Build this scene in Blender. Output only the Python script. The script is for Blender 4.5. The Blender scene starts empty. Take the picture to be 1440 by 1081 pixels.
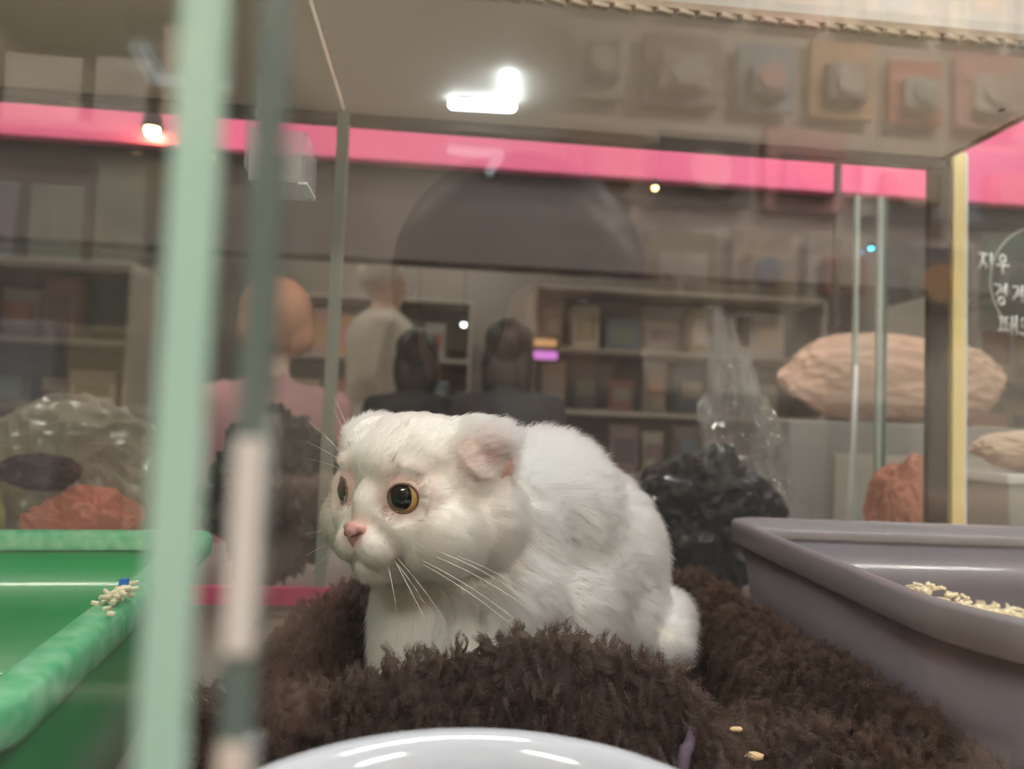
import bpy, bmesh, math, random
import numpy as np
from mathutils import Vector, Matrix, noise
random.seed(7); rng = np.random.default_rng(7)
sc = bpy.context.scene
C = sc.collection
# ------------------------------------------------------------------ camera
cd = bpy.data.cameras.new('camera'); cam = bpy.data.objects.new('camera', cd); C.objects.link(cam)
cd.sensor_width = 36; cd.lens = 26; cd.clip_start = 0.01; cd.clip_end = 50
cam.matrix_world = (Matrix.Translation((0, 0, .22)) @ Matrix.Rotation(math.radians(-5.5), 4, 'Z')
                    @ Matrix.Rotation(math.pi/2 + math.radians(3.0), 4, 'X') @ Matrix.Rotation(.037, 4, 'Z'))
cd.dof.use_dof = True; cd.dof.focus_distance = .395; cd.dof.aperture_fstop = 26/3.9
sc.camera = cam
# ------------------------------------------------------------------ world, light, exposure
w = bpy.data.worlds.new('world'); sc.world = w; w.use_nodes = True
w.node_tree.nodes['Background'].inputs[0].default_value = (.9, .85, .8, 1)
w.node_tree.nodes['Background'].inputs[1].default_value = .3
sc.view_settings.view_transform = 'Standard'; sc.view_settings.look = 'None'
sc.view_settings.exposure = 0.0; sc.view_settings.gamma = 1
sc.view_settings.use_curve_mapping = False
sc.cycles.transparent_max_bounces = 24
sc.cycles.max_bounces = 10
LAMPS = [  # shop ceiling panels: x, y, size x, size y, power, colour
    (.30, .30, .9, .16, 54.0, (.93, .97, 1)),
    (-1.1, -1.2, .9, .16, 85.0, (1, .90, .80)),
    (1.5, -1.3, .9, .16, 105.0, (1, .93, .86)),
    (-1.2, 2.9, .9, .16, 20.0, (1, .9, .8)),
    (1.1, 2.9, .9, .16, 22.0, (1, .93, .86)),
    (0, 4.0, .9, .16, 18.0, (1, .93, .86)),
    (1.4, 1.35, .9, .16, 34.0, (1, .95, .9)),
    (-1.0, 1.35, .9, .16, 24.0, (1, .9, .82)),
]
LAMP_GAIN = 1.0
# ------------------------------------------------------------------ helpers
def mat(name, col, rough=.6, metal=0, emit=None, estr=0, alpha=1, spec=.5, noise_amt=0, noise_scale=20, col2=None, sss=0, coat=0, bump=0):
    m = bpy.data.materials.new(name); m.use_nodes = True
    nt = m.node_tree; b = nt.nodes['Principled BSDF']
    b.inputs['Base Color'].default_value = (*col, 1); b.inputs['Roughness'].default_value = rough
    b.inputs['Metallic'].default_value = metal; b.inputs['Specular IOR Level'].default_value = spec
    b.inputs['Coat Weight'].default_value = coat
    if sss:
        b.inputs['Subsurface Weight'].default_value = sss; b.inputs['Subsurface Scale'].default_value = .01
    if emit:
        b.inputs['Emission Color'].default_value = (*emit, 1); b.inputs['Emission Strength'].default_value = estr
    if noise_amt or bump:
        tc = nt.nodes.new('ShaderNodeTexCoord'); nz = nt.nodes.new('ShaderNodeTexNoise')
        nz.inputs['Scale'].default_value = noise_scale; nz.inputs['Detail'].default_value = 4
        nt.links.new(tc.outputs['Object'], nz.inputs['Vector'])
        if noise_amt:
            mx = nt.nodes.new('ShaderNodeMix'); mx.data_type = 'RGBA'
            c2 = col2 or tuple(c*.5 for c in col)
            mx.inputs['A'].default_value = (*col, 1); mx.inputs['B'].default_value = (*c2, 1)
            mr = nt.nodes.new('ShaderNodeMapRange'); mr.inputs['From Min'].default_value = .35; mr.inputs['From Max'].default_value = .7
            mr.inputs['To Max'].default_value = noise_amt
            nt.links.new(nz.outputs['Fac'], mr.inputs['Value']); nt.links.new(mr.outputs['Result'], mx.inputs['Factor'])
            nt.links.new(mx.outputs['Result'], b.inputs['Base Color'])
        if bump:
            bp = nt.nodes.new('ShaderNodeBump'); bp.inputs['Strength'].default_value = bump; bp.inputs['Distance'].default_value = .002
            nt.links.new(nz.outputs['Fac'], bp.inputs['Height']); nt.links.new(bp.outputs['Normal'], b.inputs['Normal'])
    return m
def emis(name, col, s):
    m = bpy.data.materials.new(name); m.use_nodes = True; nt = m.node_tree; nt.nodes.clear()
    e = nt.nodes.new('ShaderNodeEmission'); o = nt.nodes.new('ShaderNodeOutputMaterial')
    e.inputs[0].default_value = (*col, 1); e.inputs[1].default_value = s
    nt.links.new(e.outputs[0], o.inputs[0]); return m
def glass(name, tint=(.97, .99, .98), base=.04, graze=1.0, haze=0.0, haze_col=(.8, .8, .78), rough=0.0, bump=0, bscale=20):
    """clear sheet: transparent with a Fresnel reflection on each face, and optionally an even diffuse haze"""
    m = bpy.data.materials.new(name); m.use_nodes = True; nt = m.node_tree; nt.nodes.clear(); N = nt.nodes.new; L = nt.links.new
    o = N('ShaderNodeOutputMaterial'); t = N('ShaderNodeBsdfTransparent'); g = N('ShaderNodeBsdfGlossy'); mx = N('ShaderNodeMixShader')
    t.inputs[0].default_value = (*tint, 1); g.inputs['Roughness'].default_value = rough
    lw = N('ShaderNodeLayerWeight'); lw.inputs[0].default_value = .5
    p = N('ShaderNodeMath'); p.operation = 'POWER'; p.inputs[1].default_value = 5
    q = N('ShaderNodeMath'); q.operation = 'MULTIPLY_ADD'; q.inputs[1].default_value = (1-base)*graze; q.inputs[2].default_value = base
    L(lw.outputs['Facing'], p.inputs[0]); L(p.outputs[0], q.inputs[0]); L(q.outputs[0], mx.inputs[0])
    L(t.outputs[0], mx.inputs[1]); L(g.outputs[0], mx.inputs[2])
    last = mx
    if bump:
        tc = N('ShaderNodeTexCoord'); nz = N('ShaderNodeTexNoise'); nz.inputs['Scale'].default_value = bscale
        bp = N('ShaderNodeBump'); bp.inputs['Strength'].default_value = bump; bp.inputs['Distance'].default_value = .003
        L(tc.outputs['Object'], nz.inputs['Vector']); L(nz.outputs['Fac'], bp.inputs['Height']); L(bp.outputs['Normal'], g.inputs['Normal']); L(bp.outputs['Normal'], lw.inputs['Normal'])
    if haze:
        d = N('ShaderNodeBsdfDiffuse'); d.inputs[0].default_value = (*haze_col, 1); m2 = N('ShaderNodeMixShader'); m2.inputs[0].default_value = haze
        L(last.outputs[0], m2.inputs[1]); L(d.outputs[0], m2.inputs[2]); last = m2
    L(last.outputs[0], o.inputs[0]); return m

def link(name, me, m=None, parent=None, loc=None):
    o = bpy.data.objects.new(name, me); C.objects.link(o)
    if m is not None:
        for mm in (m if isinstance(m, (list, tuple)) else [m]): me.materials.append(mm)
    if parent is not None:
        o.parent = parent; o.matrix_parent_inverse = parent.matrix_world.inverted() if False else Matrix.Identity(4)
    if loc is not None: o.location = loc
    return o
def tag(o, label, cat=None, group=None, kind=None):
    if label: o['label'] = label
    if cat: o['category'] = cat
    if group: o['group'] = group
    if kind: o['kind'] = kind
    return o
def empty(name, loc, label, cat, group=None, rz=0):
    o = bpy.data.objects.new(name, None); C.objects.link(o); o.location = loc; o.rotation_euler = (0, 0, rz)
    o.empty_display_size = .02
    return tag(o, label, cat, group)
def struct(o): o['kind'] = 'structure'; return o
def bm_obj(name, bm, m, parent=None, smooth=False, loc=None):
    me = bpy.data.meshes.new(name); bm.to_mesh(me); bm.free()
    if smooth:
        for p in me.polygons: p.use_smooth = True
    return link(name, me, m, parent, loc)
def add_box(bm, a, b, bevel=0, mi=0):
    a = Vector(a); b = Vector(b); c = (a+b)/2; s = b-a
    r = bmesh.ops.create_cube(bm, size=1, matrix=Matrix.Translation(c) @ Matrix.Diagonal((s.x, s.y, s.z, 1)))
    fs = {f for v in r['verts'] for f in v.link_faces}
    for f in fs: f.material_index = mi
    if bevel:
        es = list({e for v in r['verts'] for e in v.link_edges})
        bmesh.ops.bevel(bm, geom=es, offset=bevel, segments=2, affect='EDGES', profile=.5)
def box(name, a, b, m, parent=None, bevel=0):
    bm = bmesh.new(); add_box(bm, a, b, bevel); return bm_obj(name, bm, m, parent)
def tube_mesh(bm, pts, radii, seg=8):
    pts = [Vector(p) for p in pts]; rings = []
    for i, p in enumerate(pts):
        d = (pts[min(i+1, len(pts)-1)] - pts[max(i-1, 0)]).normalized()
        u = d.orthogonal().normalized() if i == 0 else (u0 - d*u0.dot(d)).normalized()
        u0 = u; v = d.cross(u); r = radii[i] if hasattr(radii, '__len__') else radii
        rings.append([bm.verts.new(p + (u*math.cos(t) + v*math.sin(t))*r) for t in [2*math.pi*k/seg for k in range(seg)]])
    for a, b in zip(rings, rings[1:]):
        for k in range(seg): bm.faces.new((a[k], a[(k+1) % seg], b[(k+1) % seg], b[k]))
    bm.faces.new(rings[0][::-1]); bm.faces.new(rings[-1])
def tube(name, pts, radii, m, parent=None, seg=8):
    bm = bmesh.new(); tube_mesh(bm, pts, radii, seg); return bm_obj(name, bm, m, parent, True)
def lathe(bm, prof, seg=48, c=(0, 0, 0), closed=False):
    rings = []
    for r, z in prof:
        rings.append([bm.verts.new((c[0]+r*math.cos(2*math.pi*k/seg), c[1]+r*math.sin(2*math.pi*k/seg), c[2]+z)) for k in range(seg)])
    pairs = list(zip(rings, rings[1:]))
    if closed: pairs.append((rings[-1], rings[0]))
    for a, b in pairs:
        for k in range(seg): bm.faces.new((a[k], a[(k+1) % seg], b[(k+1) % seg], b[k]))
    if not closed:
        bm.faces.new(rings[0][::-1]); bm.faces.new(rings[-1])
def ellipsoid(bm, c, r, rot=None, sub=3):
    M = Matrix.Translation(c) @ (rot.to_4x4() if rot else Matrix.Identity(4)) @ Matrix.Diagonal((*r, 1))
    bmesh.ops.create_icosphere(bm, subdivisions=sub, radius=1, matrix=M)
def capsule(bm, a, b, ra, rb, n=6):
    a = Vector(a); b = Vector(b)
    for i in range(n+1):
        t = i/n; r = ra+(rb-ra)*t; ellipsoid(bm, a.lerp(b, t), (r, r, r), None, 2)
def remesh(bm, voxel, smooth=6):
    """union of blobs -> one continuous skin"""
    me = bpy.data.meshes.new('tmp'); bm.to_mesh(me); bm.free()
    o = bpy.data.objects.new('tmp', me); C.objects.link(o)
    md = o.modifiers.new('r', 'REMESH'); md.mode = 'VOXEL'; md.voxel_size = voxel; md.adaptivity = 0
    s = o.modifiers.new('s', 'SMOOTH'); s.factor = .5; s.iterations = smooth
    dg = bpy.context.evaluated_depsgraph_get(); ev = o.evaluated_get(dg)
    out = bpy.data.meshes.new_from_object(ev); bpy.data.objects.remove(o); bpy.data.meshes.remove(me)
    for p in out.polygons: p.use_smooth = True
    return out
def mesh_np(me):
    n = len(me.vertices); co = np.empty(n*3); me.vertices.foreach_get('co', co); co = co.reshape(-1, 3)
    me.calc_loop_triangles(); t = np.empty(len(me.loop_triangles)*3, dtype=np.int32); me.loop_triangles.foreach_get('vertices', t)
    nr = np.empty(n*3); me.vertices.foreach_get('normal', nr)
    return co, t.reshape(-1, 3), nr.reshape(-1, 3)
def sample(me, n, mask=None):
    co, tr, nr = mesh_np(me)
    a, b, c = co[tr[:, 0]], co[tr[:, 1]], co[tr[:, 2]]
    ar = np.linalg.norm(np.cross(b-a, c-a), axis=1)
    if mask is not None: ar = ar*mask((a+b+c)/3, (nr[tr[:, 0]]+nr[tr[:, 1]]+nr[tr[:, 2]])/3)
    i = rng.choice(len(tr), n, p=ar/ar.sum()); u = rng.random(n); v = rng.random(n); f = u+v > 1; u[f] = 1-u[f]; v[f] = 1-v[f]
    w_ = 1-u-v; t = tr[i]
    P = co[t[:, 0]]*w_[:, None]+co[t[:, 1]]*u[:, None]+co[t[:, 2]]*v[:, None]
    Nn = nr[t[:, 0]]*w_[:, None]+nr[t[:, 1]]*u[:, None]+nr[t[:, 2]]*v[:, None]
    return P, Nn/np.maximum(np.linalg.norm(Nn, axis=1), 1e-9)[:, None]
def unit(v): return v/np.maximum(np.linalg.norm(v, axis=-1, keepdims=True), 1e-9)
def strands(name, pts, rad, col, m, parent):
    """pts (N,K,3), rad (N,K), col (N,3): hair as one Curves object"""
    n, k, _ = pts.shape
    cu = bpy.data.hair_curves.new(name); cu.add_curves([k]*n)
    cu.attributes['position'].data.foreach_set('vector', pts.astype(np.float32).ravel())
    a = cu.attributes.get('radius') or cu.attributes.new('radius', 'FLOAT', 'POINT'); a.data.foreach_set('value', rad.astype(np.float32).ravel())
    c = cu.attributes.new('tint', 'FLOAT_COLOR', 'POINT')
    cc = np.ones((n, k, 4), dtype=np.float32); cc[:, :, :3] = col[:, None, :]; c.data.foreach_set('color', cc.ravel())
    o = bpy.data.objects.new(name, cu); C.objects.link(o); cu.materials.append(m)
    if parent: o.parent = parent
    return o
def hair_mat(name, rough=.35, diffuse=.5, trans=.25):
    m = bpy.data.materials.new(name); m.use_nodes = True; nt = m.node_tree; nt.nodes.clear(); N = nt.nodes.new; L = nt.links.new
    o = N('ShaderNodeOutputMaterial'); at = N('ShaderNodeAttribute'); at.attribute_name = 'tint'
    h = N('ShaderNodeBsdfHairPrincipled'); h.model = 'CHIANG'; h.parametrization = 'COLOR'; h.inputs['Roughness'].default_value = rough; h.inputs['Radial Roughness'].default_value = .5
    d = N('ShaderNodeBsdfDiffuse'); mx = N('ShaderNodeMixShader'); mx.inputs[0].default_value = diffuse
    L(at.outputs['Color'], h.inputs['Color']); L(at.outputs['Color'], d.inputs[0])
    L(h.outputs[0], mx.inputs[1]); L(d.outputs[0], mx.inputs[2]); L(mx.outputs[0], o.inputs[0]); return m
# ================================================================== THE CAT
M_skin = mat('cat_skin', (.86, .80, .73), .7, sss=.0)
an_ = M_skin.node_tree.nodes.new('ShaderNodeAttribute'); an_.attribute_name = 'tint'
M_skin.node_tree.links.new(an_.outputs['Color'], M_skin.node_tree.nodes['Principled BSDF'].inputs['Base Color'])
M_catfur = hair_mat('cat_fur', .5, .2)
HC = Vector((-.0105, .425, .1760))                                   # centre of the head
hyaw = math.radians(43)
Fv = Vector((-math.sin(hyaw), -math.cos(hyaw), -.04)).normalized(); Lv = Vector((math.cos(hyaw), -math.sin(hyaw), 0)); Uv = Fv.cross(Lv) * -1
Uv = Lv.cross(Fv) if Lv.cross(Fv).z > 0 else Fv.cross(Lv)
HR = Matrix((Fv, Lv, Uv)).transposed()                              # head frame: forward, cat's left, up
def soften(me, wf, it):
    o = bpy.data.objects.new('tmp', me); C.objects.link(o); vg = o.vertex_groups.new(name='w'); co, tr, nr = mesh_np(me); w_ = wf(co)
    q_ = (w_*10).astype(int)
    for k in range(1, 11):
        ids = np.nonzero(q_ == k)[0].tolist()
        if ids: vg.add(ids, k/10, 'REPLACE')
    s = o.modifiers.new('s', 'SMOOTH'); s.factor = .5; s.iterations = it; s.vertex_group = 'w'
    dg = bpy.context.evaluated_depsgraph_get(); out = bpy.data.meshes.new_from_object(o.evaluated_get(dg)); bpy.data.objects.remove(o)
    for p in out.polygons: p.use_smooth = True
    return out
def hp(f, l, u): return HC + HR @ Vector((f, l, u)) * .01
def build_cat():
    root = empty('cat', (.05, .48, .062), 'white fold-eared cat crouching on the brown plush blanket, looking left', 'cat')
    inv = Matrix.Translation(-root.location)
    bm = bmesh.new()
    def e(f, l, u, a, b, c, rot=None): ellipsoid(bm, hp(f, l, u), (a*.01, b*.01, c*.01), HR @ (rot or Matrix.Identity(3)))
    def X(deg): return Matrix.Rotation(math.radians(deg), 3, 'X')
    def Y(deg): return Matrix.Rotation(math.radians(deg), 3, 'Y')
    # skull, forehead, cheeks, muzzle
    e(-.7, 0, .6, 4.5, 4.6, 4.1)
    e(.9, 0, 1.9, 3.0, 3.6, 2.4)
    e(-.5, 2.9, 2.95, 2.5, 2.3, 1.7); e(-.2, -2.9, 2.95, 2.7, 2.3, 1.7); e(.1, 0, 2.9, 3.0, 3.6, 1.9); e(1.2, -2.0, 2.4, 2.0, 2.2, 1.7); e(1.2, 2.0, 2.4, 2.0, 2.0, 1.7)
    for s in (1, -1):
        e(.7, s*2.75, -1.4, 2.9, 2.5, 2.5)
        e(2.3, s*1.65, -.9, 1.9, 1.7, 1.6); e(1.2, s*3.35, -1.3, 2.3, 2.1, 2.2)
        e(3.65, s*.85, -2.05, 1.2, 1.2, 1.05)
        e(2.5, s*2.1, 1.95, 1.1, 1.3, .8); e(1.9, s*3.0, .4, 1.5, 1.2, 1.6)   # brow, temple
    e(3.2, 0, -.2, 1.4, .95, 1.7); e(3.6, 0, -1.2, 1.2, .75, .9)
    e(2.95, 0, -3.2, 1.25, 1.45, .95); e(1.0, 0, -3.0, 2.5, 2.4, 1.4)
    e(-1.7, 2.6, -1.0, 3.2, 3.1, 3.2); e(-.3, 3.5, 1.6, 2.2, 1.5, 2.2); e(-.3, -3.5, 1.6, 2.2, 1.5, 2.2)
    # folded ears: a low cup with a flap that folds forward and down
    for s in (1, -1):
        e(-1.2, s*4.1, 3.35, 1.8, 1.3, 1.0, X(-s*18))
        e(-.35, s*4.55, 2.75, 2.0, .34, 1.35, X(s*26) @ Y(20))
        e(-2.2, s*4.6, 2.3, .55, .5, 1.55, X(s*8))
    # trunk
    def b(p, r, rot=None): ellipsoid(bm, p, r, rot)
    b((.085, .495, .128), (.052, .044, .050))
    b((.020, .450, .140), (.043, .042, .046)); b((.034, .462, .150), (.047, .045, .050)); b((.036, .450, .122), (.045, .040, .045))
    b((.000, .450, .112), (.034, .034, .050))
    b((.071, .490, .158), (.050, .048, .054))
    b((.040, .470, .150), (.045, .042, .048))
    b((.092, .525, .142), (.050, .050, .055))
    b((.068, .475, .108), (.052, .045, .045))
    b((.121, .560, .128), (.045, .050, .058))
    b((.105, .515, .100), (.056, .050, .042)); b((.108, .520, .128), (.054, .050, .056))
    b((.135, .545, .100), (.030, .045, .034))
    # forelegs, hind foot, tail curled beside it
    capsule(bm, (-.008, .440, .115), (-.012, .425, .072), .026, .018); capsule(bm, (-.012, .425, .072), (-.018, .410, .064), .015, .012)
    capsule(bm, (.030, .435, .105), (.022, .415, .074), .024, .016); capsule(bm, (.022, .415, .074), (.014, .402, .066), .014, .011)
    capsule(bm, (.125, .530, .083), (.105, .470, .074), .022, .014)
    capsule(bm, (.145, .560, .088), (.168, .530, .086), .021, .019); capsule(bm, (.168, .530, .086), (.158, .492, .080), .019, .014)
    me = remesh(bm, .0017, 9)
    me = soften(me, lambda c: np.clip((np.linalg.norm(c-np.array(HC), axis=1)-.058)/.015, 0, 1)*np.clip((c[:, 2]-.085)/.02, 0, 1), 130)
    def fore(c):
        d = (c-np.array(HC))*100; f_, l_, u_ = d@np.array(Fv), d@np.array(Lv), d@np.array(Uv)
        return np.clip((u_-.9)/1.0, 0, 1)*np.clip((f_-.2)/1.2, 0, 1)*np.clip((4.2-np.abs(l_))/.8, 0, 1)
    me = soften(me, fore, 40)
    co, tr, nr = mesh_np(me)
    eyes = []
    ring = []
    for s in (1, -1):
        ec = np.array(hp(2.72, s*2.00, .52)); d = co-ec; r = np.linalg.norm(d, axis=1); dn = unit(d)
        def ax(deg, up=.04): return np.array((HR @ Vector((math.cos(math.radians(deg)), s*math.sin(math.radians(deg)), up))).normalized())
        oa = ax(27, .02); gz = ax(20, .06)
        su = unit(np.array(HR @ Vector((0, 0, 1)))-oa*(np.array(HR @ Vector((0, 0, 1)))@oa)); sl = np.cross(su, oa)*s
        def opening(phi):   # half-angle of the lids in direction phi (0 = outer corner, 90 = up)
            c, sn = np.cos(phi), np.sin(phi); hw = np.where(c > 0, 47, 50); hh = np.where(sn > 0, 40, 46)
            return np.radians(1/np.sqrt((c/hw)**2+(sn/hh)**2))
        phi = np.arctan2(dn@su, dn@sl); th = np.arccos(np.clip(dn@oa, -1, 1)); op = opening(phi)
        inn = (th < op) & (r < .019); co[inn] = ec+dn[inn]*.0062
        lid = (th >= op) & (th < 1.75) & (r < .0165)
        rr = .01135+np.clip((th-op)/.8, 0, 1)*.0016
        co[lid] = ec+dn[lid]*np.maximum(rr[lid], np.where(th[lid]-op[lid] < .35, 0, r[lid]*.98))[:, None]
        eyes.append((ec, gz, oa, su, sl, opening))
    # mouth line and nose-bridge crease
    me.vertices.foreach_set('co', co.ravel()); me.update()
    d_ = (co-np.array(HC))*100; f_, l_, u_ = d_@np.array(Fv), d_@np.array(Lv), d_@np.array(Uv)
    pk = np.zeros(len(co))
    for ec, *_ in eyes: pk = np.maximum(pk, np.clip(1.5-np.linalg.norm(co-ec, axis=1)/.0125, 0, 1)*.8)
    for s in (1, -1): pk = np.maximum(pk, np.clip(1.5-np.sqrt(((f_+.3)/1.7)**2+((l_-s*4.8)/1.1)**2+((u_-2.7)/1.3)**2), 0, 1)*.85)
    pk = np.maximum(pk, np.clip(1.3-np.sqrt((f_-4.5)**2+l_**2+(u_+1.3)**2)/1.0, 0, 1)*.7)
    at = me.attributes.new('tint', 'FLOAT_COLOR', 'POINT'); cc = np.ones((len(co), 4), np.float32)
    cc[:, :3] = np.array((.86, .80, .73))*(1-pk)[:, None]+np.array((.72, .40, .33))*pk[:, None]; at.data.foreach_set('color', cc.ravel())
    me.transform(inv); me.materials.append(M_skin)
    body = link('body', me, None, root)
    body.location = (0, 0, 0)
    # ---------------- eyes
    M_ball = mat('eyeball', (.55, .50, .42), .12, coat=1)
    M_iris = mat('iris', (.50, .30, .075), .15, noise_amt=.7, noise_scale=260, col2=(.30, .19, .06), coat=1)
    M_pupil = mat('pupil', (.004, .004, .005), .04, coat=1)
    M_rim = mat('eyelid_rim', (.20, .10, .085), .4)
    for (ec, gz, oa, su, sl, opening), s in zip(eyes, (1, -1)):
        R = .0107
        q = Vector(gz).to_track_quat('Z', 'Y').to_matrix().to_4x4()
        base = Matrix.Translation(Vector(ec)-root.location) @ q
        def cap(name, r, t0, t1, m, par):
            """zone of the eyeball between the polar angles t0(a) and t1(a)"""
            bm = bmesh.new(); n = 12; rings = []; A = [2*math.pi*k/64 for k in range(64)]
            for i in range(n+1):
                rings.append([bm.verts.new((r*math.sin(t)*math.cos(a), r*math.sin(t)*math.sin(a), r*math.cos(t))) for a in A for t in [max(t0(a)+(t1(a)-t0(a))*i/n, .0005)]])
            for a, b_ in zip(rings, rings[1:]):
                for k in range(64): bm.faces.new((a[k], b_[k], b_[(k+1) % 64], a[(k+1) % 64]))
            bmesh.ops.transform(bm, matrix=base, verts=bm.verts[:]); bmesh.ops.recalc_face_normals(bm, faces=bm.faces[:])
            return bm_obj(name, bm, m, par, True)
        bm = bmesh.new(); bmesh.ops.create_uvsphere(bm, u_segments=40, v_segments=24, radius=R-.0004); bmesh.ops.transform(bm, matrix=base, verts=bm.verts[:])
        eye = bm_obj('eye', bm, M_ball, root, True)
        pe = lambda a: math.radians(1/math.sqrt((math.cos(a)/36)**2+(math.sin(a)/41)**2))
        cap('iris', R, pe, lambda a: math.radians(66), M_iris, eye)
        cap('pupil', R, lambda a: 0, pe, M_pupil, eye)
        pts = []
        for k in range(41):
            p_ = 2*math.pi*k/40; t_ = float(opening(p_)); dd = oa*math.cos(t_)+(sl*math.cos(p_)+su*math.sin(p_))*math.sin(t_)
            pts.append(Vector(ec+dd*.0111)-root.location)
        tube('eyelid', pts, .00055, M_rim, root, 8)
    # ---------------- nose leather
    M_nose = mat('nose_pink', (.70, .38, .35), .5, noise_amt=.5, noise_scale=300, col2=(.50, .20, .18), bump=.2)
    bm = bmesh.new()
    for s in (1, -1):
        ellipsoid(bm, hp(4.55, s*.46, -1.12), (.0028, .0034, .0026), HR)
    for f_, u_, w_, h_ in ((4.66, -1.05, .0050, .0030), (4.76, -1.25, .0044, .0028), (4.72, -1.45, .0032, .0028), (4.62, -1.68, .0020, .0028), (4.50, -1.9, .0012, .0026)):
        ellipsoid(bm, hp(f_, 0, u_), (.0030, w_, h_), HR)
    nm = remesh(bm, .0006, 10); nm.transform(inv); nose = link('nose', nm, M_nose, root)
    M_dark = mat('nostril', (.16, .05, .045), .6)
    for s in (1, -1):
        tube('nostril', [Vector(hp(4.98, s*.20, -1.50))-root.location, Vector(hp(4.84, s*.40, -1.40))-root.location, Vector(hp(4.66, s*.66, -1.30))-root.location], [.0004, .0007, .0003], M_dark, nose)
    # ---------------- inner ear skin
    M_ear = mat('inner_ear', (.70, .44, .37), .6, noise_amt=.5, noise_scale=150, col2=(.62, .30, .22))
    for s in (1, -1):
        bm = bmesh.new(); ellipsoid(bm, hp(-1.95, s*4.92, 2.35), (.0040, .0022, .0100), HR @ X(s*10) @ Y(10))
        ellipsoid(bm, hp(-1.6, s*4.72, 1.60), (.0058, .0022, .0036), HR)
        em = remesh(bm, .0012, 3); em.transform(inv); link('inner_ear', em, M_ear, root)
    # ---------------- coat
    rt = np.array(root.location)
    HCn = np.array(HC); Fn, Ln, Un = np.array(Fv), np.array(Lv), np.array(Uv)
    def loc(P):
        d = (P+rt-HCn)*100
        return d@Fn, d@Ln, d@Un
    noseP = np.array(hp(4.7, 0, -1.2))-rt
    def dens(c, n):
        f, l, u = loc(c); k = np.ones(len(c))
        inhead = (np.sqrt(f**2+l**2+u**2) < 6.4)
        k[inhead] = 1.9
        for ec, gz, oa, su, sl, opening in eyes:
            d = c+rt-ec; r = np.linalg.norm(d, axis=1); dn = unit(d); th = np.arccos(np.clip(dn@oa, -1, 1)); k[(r < .015) & (th < opening(np.arctan2(dn@su, dn@sl))+.05)] = 0
        d = np.sqrt((f-4.65)**2+(l*.8)**2+(u+1.35)**2); k[d < .55] = 0
        earp = np.sqrt((f+2.0)**2*1.0+(np.abs(l)-5.0)**2+((u-2.1)/1.6)**2); k[earp < .55] = .5
        k[c[:, 2] < .005-.0] *= .3
        return k
    N1 = 260000
    P, Nn = sample(me, N1, dens)
    f, l, u = loc(P); rh = np.sqrt(f**2+l**2+u**2)
    ishead = np.clip((7.0-rh)/1.7, 0, 1)
    # combing direction
    fl_h = unit(P-noseP); fl_h = fl_h + np.where((u > 0)[:, None], 0, -.25)*Un
    fl_b = np.tile(np.array((.42, .55, -.45)), (len(P), 1))
    top = np.clip((P[:, 2]+rt[2]-.16)/.05, 0, 1)[:, None]
    fl_b = unit(fl_b*(1-top) + np.array((.30, .35, .35))*top)
    chest = (np.clip((.045-(P[:, 0]+rt[0]))/.04, 0, 1)*np.clip((.145-(P[:, 2]+rt[2]))/.03, 0, 1))[:, None]
    fl_b = unit(fl_b*(1-chest)+np.array((-.15, -.1, -1.))*chest)
    fl = unit(fl_h*ishead[:, None]+fl_b*(1-ishead)[:, None])
    fl = fl-(fl*Nn).sum(1)[:, None]*Nn
    fl = unit(fl)
    lift = (.50*(1-ishead)+.24*ishead)
    lift = lift+.9*top[:, 0]*(1-ishead)
    # clumping: neighbouring hairs lean together
    def nz(P, s, o): return np.array([noise.noise(Vector(p)*s+Vector((o, o, o))) for p in P])
    cl = np.floor(P/.0045).astype(int); h = (cl[:, 0]*73856093 ^ cl[:, 1]*19349663 ^ cl[:, 2]*83492791) % 4096
    tab = rng.normal(0, 1, (4096, 3)); jit = tab[h]*(.16+.16*top)*(1-.6*ishead)[:, None]+rng.normal(0, .13, P.shape)
    D = unit(fl+Nn*lift[:, None]+jit)
    muzz = np.clip(1-np.linalg.norm(P-noseP, axis=1)/.030, 0, 1)
    eyed = np.min([np.linalg.norm(P+rt-ec, axis=1) for ec, *_ in eyes], axis=0); eyek = np.clip(1-(eyed-.0118)/.0115, 0, 1)
    Ln_ = (.0165*(1-ishead)+.0075*ishead)*(1-.72*muzz)*(1-.40*eyek)*rng.uniform(.65, 1.15, len(P))
    Ln_ = Ln_+.010*top[:, 0]*(1-ishead)*rng.random(len(P))
    K = 5; t = np.linspace(0, 1, K)[None, :, None]
    bend = unit(fl*.8+np.array((0, 0, -.35)))
    pts = P[:, None, :]+(D[:, None, :]*t+(bend-D)[:, None, :]*.32*t**2)*Ln_[:, None, None]-Nn[:, None, :]*.0006
    rad = (.000085+.00003*(1-ishead))[:, None]*np.array([1, .95, .8, .55, .12])[None, :]
    # colour of the coat: cream on the face, tail and legs, white on the back; pinkish where it is thin
    white = np.array((.975, .97, .955)); cream = np.array((.96, .89, .765)); pink = np.array((.80, .47, .41)); dark = np.array((.13, .06, .04))
    k_c = np.clip(ishead*(.5+.5*np.clip((f+1)/5, 0, 1)), 0, 1)
    tail = np.clip(1-np.linalg.norm(P+rt-np.array((.153, .52, .085)), axis=1)/.035, 0, 1)
    k_c = np.maximum(k_c, tail*.75); k_c = np.maximum(k_c, np.clip((.115-(P[:, 2]+rt[2]))/.04, 0, 1)*np.clip((.06-(P[:, 0]+rt[0]))/.05, 0, 1)*.6)
    col = white*(1-k_c)[:, None]+cream*k_c[:, None]
    kp = np.clip(1.15*eyek, 0, .95)*(f > 0)
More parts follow.
